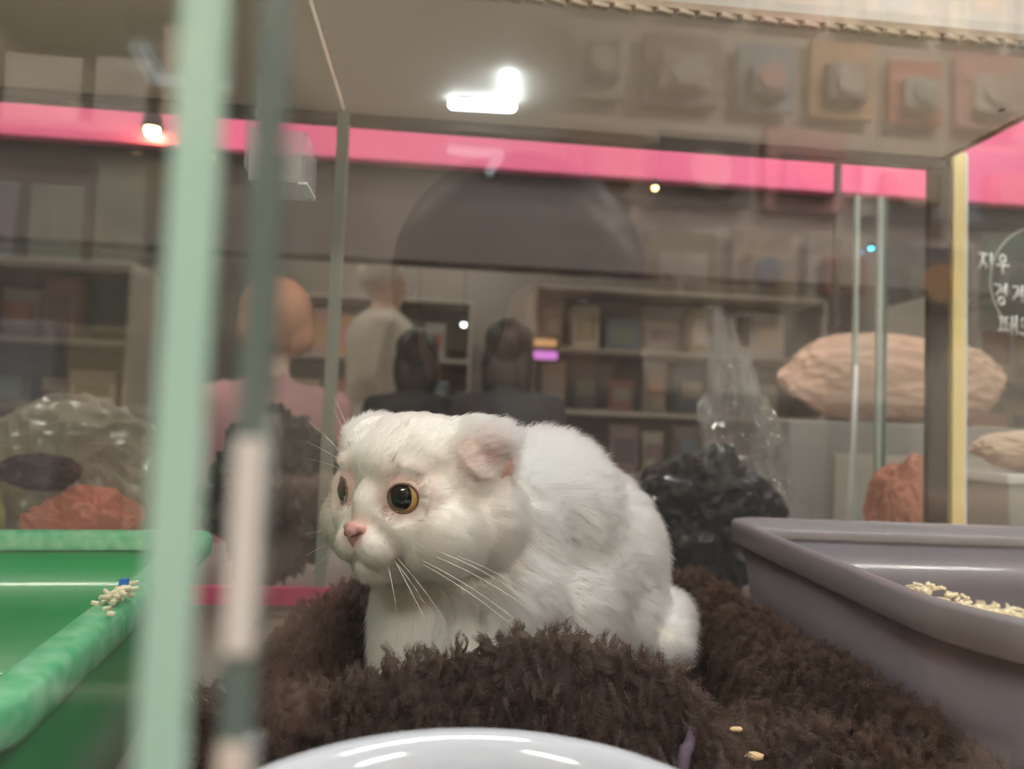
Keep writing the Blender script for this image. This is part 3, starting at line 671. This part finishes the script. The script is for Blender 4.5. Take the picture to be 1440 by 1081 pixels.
# ================================================================== THE SHOP AROUND IT
M_counter = mat('counter_white', (.22, .19, .17), .5)
M_wall = mat('shop_wall', (.30, .25, .22), .8, noise_amt=.5, noise_scale=1.2, col2=(.28, .23, .20))
M_ceil = mat('shop_ceiling', (.66, .60, .53), .8)
M_shopfloor = mat('shop_floor', (.30, .26, .23), .5, noise_amt=.3, noise_scale=3)
M_pink = mat('pink_fascia', (1.0, .16, .36), .6, noise_amt=.25, noise_scale=.8, col2=(.85, .09, .24))
M_bulk = mat('bulkhead', (.085, .065, .060), .7, noise_amt=.3, noise_scale=2)
ZF, ZT = -.80, 1.80; X0, X1, Y0, Y1 = -3.2, 3.2, -2.0, 4.6
struct(box('floor', (X0, Y0, ZF-.05), (X1, Y1, ZF), M_shopfloor))
struct(box('ceiling', (X0, Y0, ZT), (X1, Y1, ZT+.05), M_ceil))
struct(box('wall_back', (X0, Y1, ZF), (X1, Y1+.05, ZT), M_wall)); struct(box('wall_front', (X0, Y0-.05, ZF), (X1, Y0, ZT), mat('shop_wall_pale', (.70, .62, .53), .8)))
struct(box('wall_left', (X0-.05, Y0, ZF), (X0, Y1, ZT), M_wall)); struct(box('wall_right', (X1, Y0, ZF), (X1+.05, Y1, ZT), M_wall))
o = struct(box('trim_1', (X0, 2.0, .92), (X1, 2.04, 1.25), M_pink)); o['label'] = 'bright pink fascia band across the shop above the glass enclosure'
o = struct(box('trim_2', (X0, 2.06, .665), (X1, 2.16, 1.249), M_bulk)); o['label'] = 'dark brown bulkhead below the pink fascia band'
o = struct(box('trim_3', (X0, 1.99, 1.251), (X1, 2.16, ZT), M_ceil))
for i, (x, y, sx, sy, pw, c) in enumerate(LAMPS):
    t = empty('ceiling_light', (x, y, ZT), ['white ceiling light panel directly above the cat enclosure', 'warm ceiling light panel behind the viewer at left', 'bright ceiling light panel behind the viewer at right', 'warm ceiling light panel beyond the pink band at left', 'ceiling light panel beyond the pink band at right', 'ceiling light panel at the far end of the shop', 'ceiling light panel in front of the pink band at right', 'ceiling light panel in front of the pink band at left'][i], 'ceiling light', 'shop ceiling lights')
    box('light_frame', (-sx/2-.02, -sy/2-.02, -.03), (sx/2+.02, sy/2+.02, 0), M_white, t)
    box('diffuser', (-sx/2, -sy/2, -.034), (sx/2, sy/2, -.030), emis('panel_glow', c, pw*1.0*LAMP_GAIN), t)
# counters
cn = empty('display_counter', (.3, .5, ZF), 'pale display counter under the glass enclosures', 'counter')
box('top', (-.95, -.43, -ZF-.026), (1.0, .85, -ZF-.0065), M_counter, cn); box('carcass', (-.93, -.41, .08), (.98, .83, -ZF-.026), M_wall, cn); box('plinth', (-.9, -.38, 0), (.95, .8, .08), M_dkrail, cn)
# ---- goods on shelves
COL = [(.55, .42, .30), (.60, .52, .42), (.45, .14, .10), (.16, .14, .15), (.62, .35, .16), (.20, .24, .30), (.50, .46, .42), (.36, .30, .16), (.66, .60, .52), (.30, .20, .22), (.60, .30, .28), (.24, .30, .24)]
GM = [mat('goods_colour', c, .5) for c in COL]
CN = ['tan', 'beige', 'red', 'black', 'orange', 'slate blue', 'grey', 'olive', 'cream', 'plum', 'salmon', 'dark green']
def carton(loc, sx, sy, sz, ci, label, group):
    t = empty('carton', loc, label, 'box', group)
    box('body', (-sx/2, -sy/2, 0), (sx/2, sy/2, sz), GM[ci], t, .004)
    box('front_panel', (-sx*.36, -sy/2-.002, sz*.2), (sx*.36, -sy/2+.001, sz*.72), GM[(ci+6) % 12], t)
def pouch(loc, sx, sz, ci, label, group):
    t = empty('food_pouch', loc, label, 'pouch', group); bm = bmesh.new(); n = 10; F = []; B = []
    for i in range(n+1):
        u = i/n; hw = sx/2*(1-.10*math.sin(math.pi*u)); dp = .03*math.sin(math.pi*min(1, u*1.15+.02))*(1-u*.6)+.002
        F.append([bm.verts.new((-hw+2*hw*k/6, -dp*math.sin(math.pi*(k+.0)/6)-.001, sz*u)) for k in range(7)]); B.append([bm.verts.new((-hw+2*hw*k/6, dp*math.sin(math.pi*k/6)+.001, sz*u)) for k in range(7)])
    for G, fl in ((F, 1), (B, 0)):
        for a, b in zip(G, G[1:]):
            for k in range(6): bm.faces.new((a[k], a[k+1], b[k+1], b[k]) if fl else (b[k], b[k+1], a[k+1], a[k]))
    for k in range(6): bm.faces.new((F[0][k+1], F[0][k], B[0][k], B[0][k+1])); bm.faces.new((F[-1][k], F[-1][k+1], B[-1][k+1], B[-1][k]))
    for a, b, c, d in zip(F, F[1:], B, B[1:]): bm.faces.new((a[0], b[0], d[0], c[0])); bm.faces.new((b[-1], a[-1], c[-1], d[-1]))
    bm_obj('bag', bm, GM[ci], t, True); box('label_panel', (-sx*.3, -.034, sz*.35), (sx*.3, -.022, sz*.7), GM[(ci+8) % 12], t)
M_shelf = mat('shelf_board', (.50, .44, .37), .5)
def shelf_unit(x0, x1, y, z0, levels, dz, lab, goods_label, seed, depth=.3, face=-1):
    r = random.Random(seed); t = empty('shelf_unit', ((x0+x1)/2, y, z0), lab, 'shelf')
    hw = (x1-x0)/2; H = levels*dz
    if True:
        ya, yb = (-depth/2, depth/2)
        box('side_panel', (-hw-.015, ya, 0), (-hw, yb, H), M_shelf, t); box('side_panel', (hw, ya, 0), (hw+.015, yb, H), M_shelf, t)
        bk = (yb-.012, yb) if face < 0 else (ya, ya+.012)
        box('back_panel', (-hw, bk[0], 0), (hw, bk[1], H), M_wall, t)
        for k in range(levels+1): box('shelf_board', (-hw, ya, k*dz-.01), (hw, yb, k*dz+.01), M_shelf, t)
    ORD = ['first', 'second', 'third', 'fourth', 'fifth', 'sixth', 'seventh', 'eighth', 'ninth', 'tenth', 'eleventh', 'twelfth', 'thirteenth', 'fourteenth', 'fifteenth', 'sixteenth', 'seventeenth']
    for k in range(levels):
        if z0+(k+1)*dz < .15: continue
        rowname = ORD[levels-1-k]; cnt = 0
        x = x0+.03
        while x < x1-.12:
            wd = r.uniform(.09, .20); ci = r.randrange(12)
            if x+wd > x1-.01: break
            hgt = r.uniform(.5, .85)*dz; yy = y+(-.04 if face < 0 else .04)
            if r.random() < .5: carton((x+wd/2, yy, z0+k*dz+.0102), wd*.9, .14, hgt, ci, f'{CN[ci]} carton, {ORD[cnt]} from left, {rowname} row {goods_label}', 'goods '+goods_label)
            else: pouch((x+wd/2, yy, z0+k*dz+.0102), wd*.85, hgt, ci, f'{CN[ci]} pouch, {ORD[cnt]} from left, {rowname} row {goods_label}', 'goods '+goods_label)
            x += wd+.015; cnt += 1
shelf_unit(-3.0, -1.25, 3.2, ZF, 5, .32, 'long shelf of goods far behind the green tray', 'on the shelf behind the green tray', 3)
shelf_unit(-.9, .15, 4.35, ZF, 5, .34, 'tall shelf of goods at the far wall behind the cat head', 'on the far wall shelf behind the cat', 5)
shelf_unit(.40, 1.7, 3.3, ZF, 6, .27, 'crowded goods shelf seen above the cat back', 'on shelf above the cat back', 11)
shelf_unit(2.0, 3.1, 3.0, ZF, 5, .32, 'shelf of goods behind the yellow post', 'on the shelf behind the yellow post', 17)
# ---- people far behind the glass
M_sk = mat('skin', (.62, .40, .30), .6)
def person(name_label, loc, rz, joints, mats, face_rule, hair, group=None, voxel=.014, facebits=True):
    t = empty('person', loc, name_label, 'person', group, rz)
    bm = bmesh.new()
    for a, b, ra, rb in joints: capsule(bm, a, b, ra, rb, 6)
    me = remesh(bm, voxel, 5)
    for m_ in mats: me.materials.append(m_)
    for p in me.polygons: p.material_index = face_rule(p.center)
    link('body', me, None, t)
    return t
def stand_joints(H, lean=0, armf=.05, coat=1.0):
    s = H/1.7; j = []
    def V(x, y, z): return (x*s, y*s, z*s)
    j += [(V(0, 0, 1.60), V(0, -.01, 1.56), .093*s, .085*s), (V(0, -.025, 1.51), V(0, -.015, 1.50), .065*s, .06*s), (V(0, 0, 1.47), V(0, 0, 1.38), .052*s, .06*s)]
    j += [(V(-.13, 0, 1.36), V(.13, 0, 1.36), .07*s, .07*s), (V(0, 0, 1.32), V(0, 0, 1.05), .135*s*coat, .125*s*coat), (V(-.05, 0, 1.3), V(-.04, 0, .95), .12*s*coat, .125*s*coat), (V(.05, 0, 1.3), V(.04, 0, .95), .12*s*coat, .125*s*coat), (V(-.06, 0, .95), V(.06, 0, .95), .13*s*coat, .13*s*coat)]
    for k in (-1, 1):
        j += [(V(k*.19, 0, 1.36), V(k*.23, -armf*.3, 1.08), .058*s, .048*s), (V(k*.23, -armf*.3, 1.08), V(k*.20, -armf-.08, .86), .045*s, .034*s), (V(k*.20, -armf-.08, .85), V(k*.19, -armf-.11, .77), .034*s, .026*s),
              (V(k*.09, 0, .90), V(k*.10, -.01, .50), .092*s, .062*s), (V(k*.10, -.01, .50), V(k*.10, .01, .08), .058*s, .04*s), (V(k*.10, .01, .05), V(k*.11, -.13, .035), .045*s, .035*s)]
    return j
def hair_cap(t, c, r, m, back=.0, long=0):
    bm = bmesh.new(); ellipsoid(bm, (c[0], c[1]+.018, c[2]+.02), (r*1.08, r*1.08, r*1.12), None, 3)
    if long:
        for k in (-1, 0, 1): ellipsoid(bm, (c[0]+k*r*.6, c[1]+.03, c[2]-long*.45), (r*.55, r*.6, long*.6+r*.3), None, 3)
    me = remesh(bm, .008, 3)
    link('hair', me, m, t)
def face_bits(t, c, r):
    for k in (-1, 1):
        bm = bmesh.new(); ellipsoid(bm, (c[0]+k*r*.36, c[1]-r*.93, c[2]+.0), (.012, .006, .007), None, 2); bm_obj('eye', bm, M_dkplast, t, True)
    bm = bmesh.new(); ellipsoid(bm, (c[0], c[1]-r*1.05, c[2]-r*.3), (.012, .016, .018), None, 2); bm_obj('nose', bm, M_sk, t, True)
    bm = bmesh.new(); ellipsoid(bm, (c[0], c[1]-r*.86, c[2]-r*.72), (.022, .008, .005), None, 2); bm_obj('mouth', bm, mat('lips', (.45, .15, .13), .5), t, True)
M_black = mat('black_cloth', (.018, .018, .022), .8); M_char = mat('charcoal_cloth', (.045, .042, .046), .85); M_cream = mat('cream_cloth', (.62, .56, .47), .9)
M_mauve = mat('mauve_cloth', (.36, .18, .18), .9); M_hairb = mat('dark_hair', (.02, .014, .012), .5); M_hairt = mat('copper_hair', (.42, .19, .10), .6); M_shoe = mat('shoe', (.05, .05, .05), .5)
def dress(H, top, bottom, sk=M_sk):
    s = H/1.7
    def rule(c):
        if c.z > 1.45*s: return 0
        if c.z < .80*s and abs(c.x) > .155*s and c.z > .70*s: return 0
        if c.z < .09*s: return 3
        return 1 if c.z > .86*s else 2
    return [sk, top, bottom, M_shoe], rule
for lab, (x, y), H, rz, top, bot, hm, long in [
    ('person in a long cream coat standing far behind the cat, beside the pale glass seam', (-.275, 3.35), 1.76, 1.75, M_cream, M_cream, M_cream, 0),
    ('person in black seen from behind above the cat head, left of the charcoal coat', (-.09, 2.72), 1.33, 3.14, M_black, M_black, M_hairb, .12),
    ('person in a charcoal coat with dark hair above the cat ear', (.215, 2.38), 1.34, 3.0, M_char, M_black, M_hairb, .16),
    ('person with copper hair and mauve jacket seen through the glass left of the cat', (-.375, 1.98-.30), 1.30, 3.6, M_mauve, M_black, M_hairt, .05)]:
    mats, rule = dress(H, top, bot)
    s = H/1.7; t = person(lab, (x, y, ZF), rz, stand_joints(H, coat=1.15 if 'coat' in lab else 1.0), mats, rule, None)
    hair_cap(t, (0, .0, 1.60*s), .095*s, hm, 0, long); face_bits(t, (0, 0, 1.575*s), .088*s)
# ---- small lamps in the shop
def bulb(loc, r, col, st_, label, name='spotlight', cat='lamp', group=None):
    t = empty(name, loc, label, cat, group)
    bm = bmesh.new(); bmesh.ops.create_icosphere(bm, subdivisions=2, radius=r); bm_obj('bulb', bm, emis('bulb_glow', col, st_), t, True)
    bm = bmesh.new(); lathe(bm, [(r*.5, r*2.6), (r*1.2, r*2.4), (r*1.5, r*.2), (r*1.3, r*.2), (r*1.0, r*2.2)], 20); bm_obj('shade', bm, M_char, t, True)
    if name == 'spotlight': box('stem', (-.002, -.002, r*2.4), (.002, .002, ZT-loc[2] if loc[1] > 2.2 else r*2.4+.01), M_char, t)
    return t
bulb((-.136, 4.0, .653), .016, (.8, .9, 1), 14, 'small white spotlight far behind the cat, lower of two'); bulb((.11, 4.0, .746), .014, (.85, .93, 1), 11, 'small white spotlight far behind the cat, upper of two')
bulb((-.774, 1.972, .944), .018, (1, .62, .22), 60, 'bright warm spotlight in front of the pink band at left'); bulb((.567, 1.97, .885), .008, (1, .6, .25), 12, 'tiny warm spotlight under the pink band above the cat')
sg = empty('sign_light', (.435, 3.08, .53), 'small glowing sign, orange above magenta, far behind the cat', 'sign')
box('upper_panel', (-.05, 0, .02), (.045, .02, .05), emis('orange_glow', (.9, .45, .18), .75), sg, .004); box('lower_panel', (-.05, 0, -.035), (.05, .02, .0), emis('magenta_glow', (.85, .25, .8), 1.0), sg, .004); box('housing', (-.06, .02, -.045), (.06, .05, .06), M_char, sg, .004)
# ---- second glass cabinet behind, with its edges, and a blue indicator
c2 = empty('glass_cabinet', (1.0, 1.25, -.0065), 'second glass cabinet standing behind, right of the cat', 'cabinet')
for nm, a, b, m_ in [('glass_edge', (-.271, -.004, 0), (-.263, .004, .66), M_edge3), ('glass_edge', (-.227, -.004, 0), (-.217, .004, .66), M_edge3), ('glass_edge', (-.213, -.003, 0), (-.209, .004, .66), M_edge2),
                     ('side_pane', (-.222, 0, 0), (-.219, .18, .66), M_pane), ('front_pane', (-.265, -.002, 0), (.22, .001, .66), M_pane), ('base', (-.28, -.01, 0), (.24, .18, .012), M_wall), ('frame_bar', (-.309, -.004, .42), (-.298, .004, .72), M_dkrail)]:
    box(nm, a, b, m_, c2)
tag(tube('wand_rod', [(.668, 1.16, -.005), (.690, 1.18, .21), (.706, 1.20, .34)], .0032, mat('rod', (.62, .60, .56), .4)), 'thin pale stick leaning behind the glass right of the crinkled bag', 'stick')
bl = bulb((.752, 1.235, .555), .0045, (.05, .5, 1), 9, 'small blue indicator light on the second glass cabinet', 'indicator_light')
# ---- crinkled clear bag, black bag
def crumple(name, loc, r, amp, fr, m, label, cat, seed=0, sub=5, par=None, cut=None):
    bm = bmesh.new(); bmesh.ops.create_icosphere(bm, subdivisions=sub, radius=1)
    for v_ in bm.verts:
        d = v_.co.normalized(); n1 = noise.noise(d*fr+Vector((seed, 0, 0))); n2 = abs(noise.noise(d*fr*2.3+Vector((0, seed, 0))))
        k = 1+amp*(n1-1.3*n2)
        v_.co = Vector((d.x*r[0], d.y*r[1], d.z*r[2]))*k
        if cut: v_.co = cut(v_.co)
    mz = min(v_.co.z for v_ in bm.verts)
    for v_ in bm.verts: v_.co.z -= mz
    o = bm_obj(name, bm, m, None, False); o.location = loc; return tag(o, label, cat)
M_clear = glass('crinkled_film', (.96, .97, .98), .16, haze=.06, rough=.05, bump=1.0, bscale=70)
def cone(c):
    k = 1-.62*max(0, (c.z+.14)/.30); return Vector((c.x*k-.06*max(0, (c.z+.14)/.3), c.y*k, c.z))
crumple('clear_bag', (.465, 1.03, -.006), (.085, .05, .185), .55, 3.2, M_clear, 'crinkled clear plastic bag standing behind the glass right of the cat', 'bag', 2, 5, cut=cone)
M_blk = mat('black_film', (.010, .011, .016), .35, coat=.4)
crumple('black_bag', (.345, .93, -.006), (.105, .05, .100), .22, 2.2, M_blk, 'dark crumpled plastic bag behind the glass beside the grey litter box', 'bag', 8)
crumple('black_bag', (-.20, .97, -.006), (.085, .07, .115), .35, 2.5, mat('dark_grey_film', (.035, .036, .036), .5), 'dark grey bag behind the glass left of the cat face', 'bag', 12)
crumple('clear_bag', (-.47, 1.02, -.006), (.125, .08, .118), .14, 1.8, glass('bag_film', (.80, .78, .70), .08, haze=.38, haze_col=(.58, .54, .44), rough=.15, bump=.4, bscale=20), 'large cloudy plastic bag behind the green tray', 'bag', 4)
crumple('round_cushion', (-.565, .915, -.006), (.065, .04, .088), .08, 1.5, mat('olive_plush', (.42, .38, .12), .9), 'olive yellow plush cushion at the left behind the green tray', 'cushion', 5)
crumple('red_toy', (-.40, .90, -.006), (.075, .03, .066), .25, 2.0, mat('coral_plush', (.70, .25, .17), .9), 'coral plush toy behind the rear edge of the green tray', 'toy', 6)
crumple('dark_toy', (-.455, .905, .122), (.045, .022, .022), .2, 2.0, mat('brown_plush', (.05, .02, .02), .9), 'dark brown plush piece lying on top of the coral toy', 'toy', 7)
# ---- orange and white things at the right
crumple('orange_cushion', (1.05, 1.62, .25), (.28, .07, .11), .12, 1.6, mat('orange_plush', (.56, .35, .25), .9), 'large peach plush cushion beyond the second glass cabinet', 'cushion', 9)
box_o = empty('storage_stand', (1.05, 1.62, ZF), 'grey storage stand under the peach cushion', 'stand'); box('body', (-.30, -.09, 0), (.42, .09, .25-ZF), M_char if False else mat('grey_stand', (.30, .28, .26), .6), box_o, .004); box('door', (-.2, -.098, .03), (.2, -.09, .98), M_shelf, box_o, .002)
crumple('orange_toy', (.685, 1.02, -.006), (.065, .05, .10), .18, 2.0, mat('rust_plush', (.50, .22, .15), .9), 'rust plush toy behind the dark strip of the post', 'toy', 10)
wb = empty('white_carton', (.90, 1.04, -.006), 'pale grey carton behind the glass at the right edge', 'box'); box('body', (-.085, -.05, 0), (.16, .06, .165), mat('carton_grey', (.42, .40, .37), .6), wb, .003); box('lid', (-.09, -.055, .165), (.165, .065, .180), M_white, wb, .003)
crumple('peach_toy', (.90, 1.04, .176), (.10, .05, .032), .1, 1.6, mat('peach_plush', (.55, .38, .28), .9), 'peach plush toy lying on the pale grey carton', 'toy', 14)
# ================================================================== BEHIND THE CAMERA (seen mirrored in the front glass)
def frame_box(x, z, w_, h_, c1, c2, label, y=Y0+.02):
    t = empty('packaged_toy', (x, y, z), label, 'package', None)
    box('card', (-w_/2, 0, 0), (w_/2, .02, h_), GM[c1], t, .004); box('blister', (-w_*.32, .02, h_*.16), (w_*.32, .06, h_*.66), GM[c2], t, .012)
    bm = bmesh.new(); lathe(bm, [(.0001, 0), (w_*.22, 0), (w_*.22, .012), (.0001, .014)], 24); bmesh.ops.transform(bm, matrix=Matrix.Translation((0, .06, h_*.42)) @ Matrix.Rotation(-math.pi/2, 4, 'X'), verts=bm.verts[:]); bm_obj('round_print', bm, GM[(c2+5) % 12], t)
ORDW = ['first', 'second', 'third', 'fourth', 'fifth', 'sixth', 'seventh', 'eighth', 'ninth', 'tenth', 'eleventh', 'twelfth', 'thirteenth']
rr = random.Random(21); k = 0
for row, z in enumerate((.60, .90, 1.20, 1.48)):
    x = .35; n_ = 0
    while x < 2.9:
        w_ = rr.uniform(.16, .30); h_ = rr.uniform(.20, .27); a, b = rr.randrange(12), rr.randrange(12)
        frame_box(x+w_/2, z, w_, min(h_, .27), a, b, f'{CN[a]} package with {CN[b]} blister, {ORDW[n_]} from shelf end in {["lowest", "second", "third", "top"][row]} row on wall'); n_ += 1
        x += w_+.05; k += 1
shelf_unit(-2.9, -.5, Y0+.17, ZF, 6, .34, 'stocked shelf on the wall behind the viewer', 'on the shelf behind the viewer', 31, face=1)
# photographer: crouching person in a dark coat holding a phone
ph = empty('phone', (.048, -.012, .195), 'black smartphone held up to the glass', 'phone')
box('body', (-.070, -.004, -.045), (.078, .004, .035), mat('phone_black', (.02, .02, .022), .3), ph, .003)
bm = bmesh.new(); add_box(bm, (-.064, .004, .004), (-.030, .0062, .030), .001); bm_obj('camera_plate', bm, M_dkplast, ph)
J = [((.06, -.40, .315), (.06, -.395, .27), .090, .075), ((.06, -.42, .20), (.06, -.44, .15), .05, .055),
     ((-.09, -.46, .10), (.21, -.46, .10), .075, .075), ((.06, -.46, .06), (.06, -.52, -.30), .15, .16), ((.0, -.47, .05), (.0, -.5, -.25), .13, .14), ((.12, -.47, .05), (.12, -.5, -.25), .13, .14),
     ((-.12, -.46, .09), (-.16, -.32, -.06), .055, .045), ((-.16, -.32, -.06), (-.06, -.09, .14), .043, .028), ((-.06, -.09, .14), (-.035, -.045, .165), .024, .026),
     ((.24, -.46, .09), (.28, -.32, -.06), .055, .045), ((.28, -.32, -.06), (.18, -.09, .14), .043, .028), ((.18, -.09, .14), (.145, -.045, .165), .024, .026),
     ((-.02, -.52, -.34), (-.06, -.25, -.42), .09, .075), ((-.06, -.25, -.42), (-.06, -.42, -.72), .065, .045), ((-.06, -.42, -.75), (-.06, -.28, -.77), .045, .03),
     ((.14, -.52, -.34), (.18, -.25, -.42), .09, .075), ((.18, -.25, -.42), (.18, -.42, -.72), .065, .045), ((.18, -.42, -.75), (.18, -.28, -.77), .045, .03)]
for hx, sg_ in ((-.035, 1), (.145, -1)):       # fingers round the phone ends, thumb on the near face
    for q, (dz_, L_) in enumerate(((.030, .036), (.012, .040), (-.006, .038), (-.022, .030))):
        a = (hx, -.035, .165+dz_); b = (hx+sg_*.010 - sg_*.012, -.004, .172+dz_); c = (hx+sg_*L_*.55-sg_*.002, .0005+.004, .175+dz_)
        J += [(a, b, .0088, .0082)]
    J += [((hx, -.045, .19), (hx+sg_*.025, -.026, .205), .011, .009)]
def rule_ph(c):
    if c.z > .155 and c.y < -.3: return 0
    if c.y > -.095 and c.z > .11: return 0
    if c.z < -.72: return 3
    return 1 if c.z > -.36 and not (c.y > -.5 and c.z < -.28) else 2
tp = person('crouching person in a black coat with long dark hair taking the picture', (0, 0, 0), 0, [], [], None, None) if False else None
tp = empty('person', (.06, -.45, ZF), 'crouching person in a black coat with long dark hair holding up a smartphone', 'person')
bm = bmesh.new()
for a, b, ra, rb in J: capsule(bm, a, b, ra, rb, 6)
me = remesh(bm, .006, 4); me.transform(Matrix.Translation(-tp.location))
for m_ in (M_sk, M_black, M_char, M_shoe): me.materials.append(m_)
for p in me.polygons: p.material_index = rule_ph(p.center+tp.location)
link('body', me, None, tp)
bm = bmesh.new(); ellipsoid(bm, (.06, -.425, .335), (.105, .100, .105)); 
for k in (-1, 0, 1): ellipsoid(bm, (.06+k*.07, -.45, .20), (.05, .06, .14))
ellipsoid(bm, (.045, -.335, .345), (.075, .035, .045)); ellipsoid(bm, (.015, -.335, .31), (.035, .03, .06)); ellipsoid(bm, (.115, -.35, .315), (.03, .03, .05))
me = remesh(bm, .006, 3); me.transform(Matrix.Translation(-tp.location)); link('hair', me, M_hairb, tp)
for k in (-1, 1):
    bm = bmesh.new(); ellipsoid(bm, Vector((.06+k*.033, -.314, .30))-tp.location, (.012, .006, .007), None, 2); bm_obj('eye', bm, M_dkplast, tp, True)
bm = bmesh.new(); ellipsoid(bm, Vector((.06, -.31, .27))-tp.location, (.011, .014, .018), None, 2); bm_obj('nose', bm, M_sk, tp, True)
bm = bmesh.new(); ellipsoid(bm, Vector((.06, -.322, .24))-tp.location, (.022, .006, .005), None, 2); bm_obj('mouth', bm, mat('lips', (.45, .15, .13), .5), tp, True)
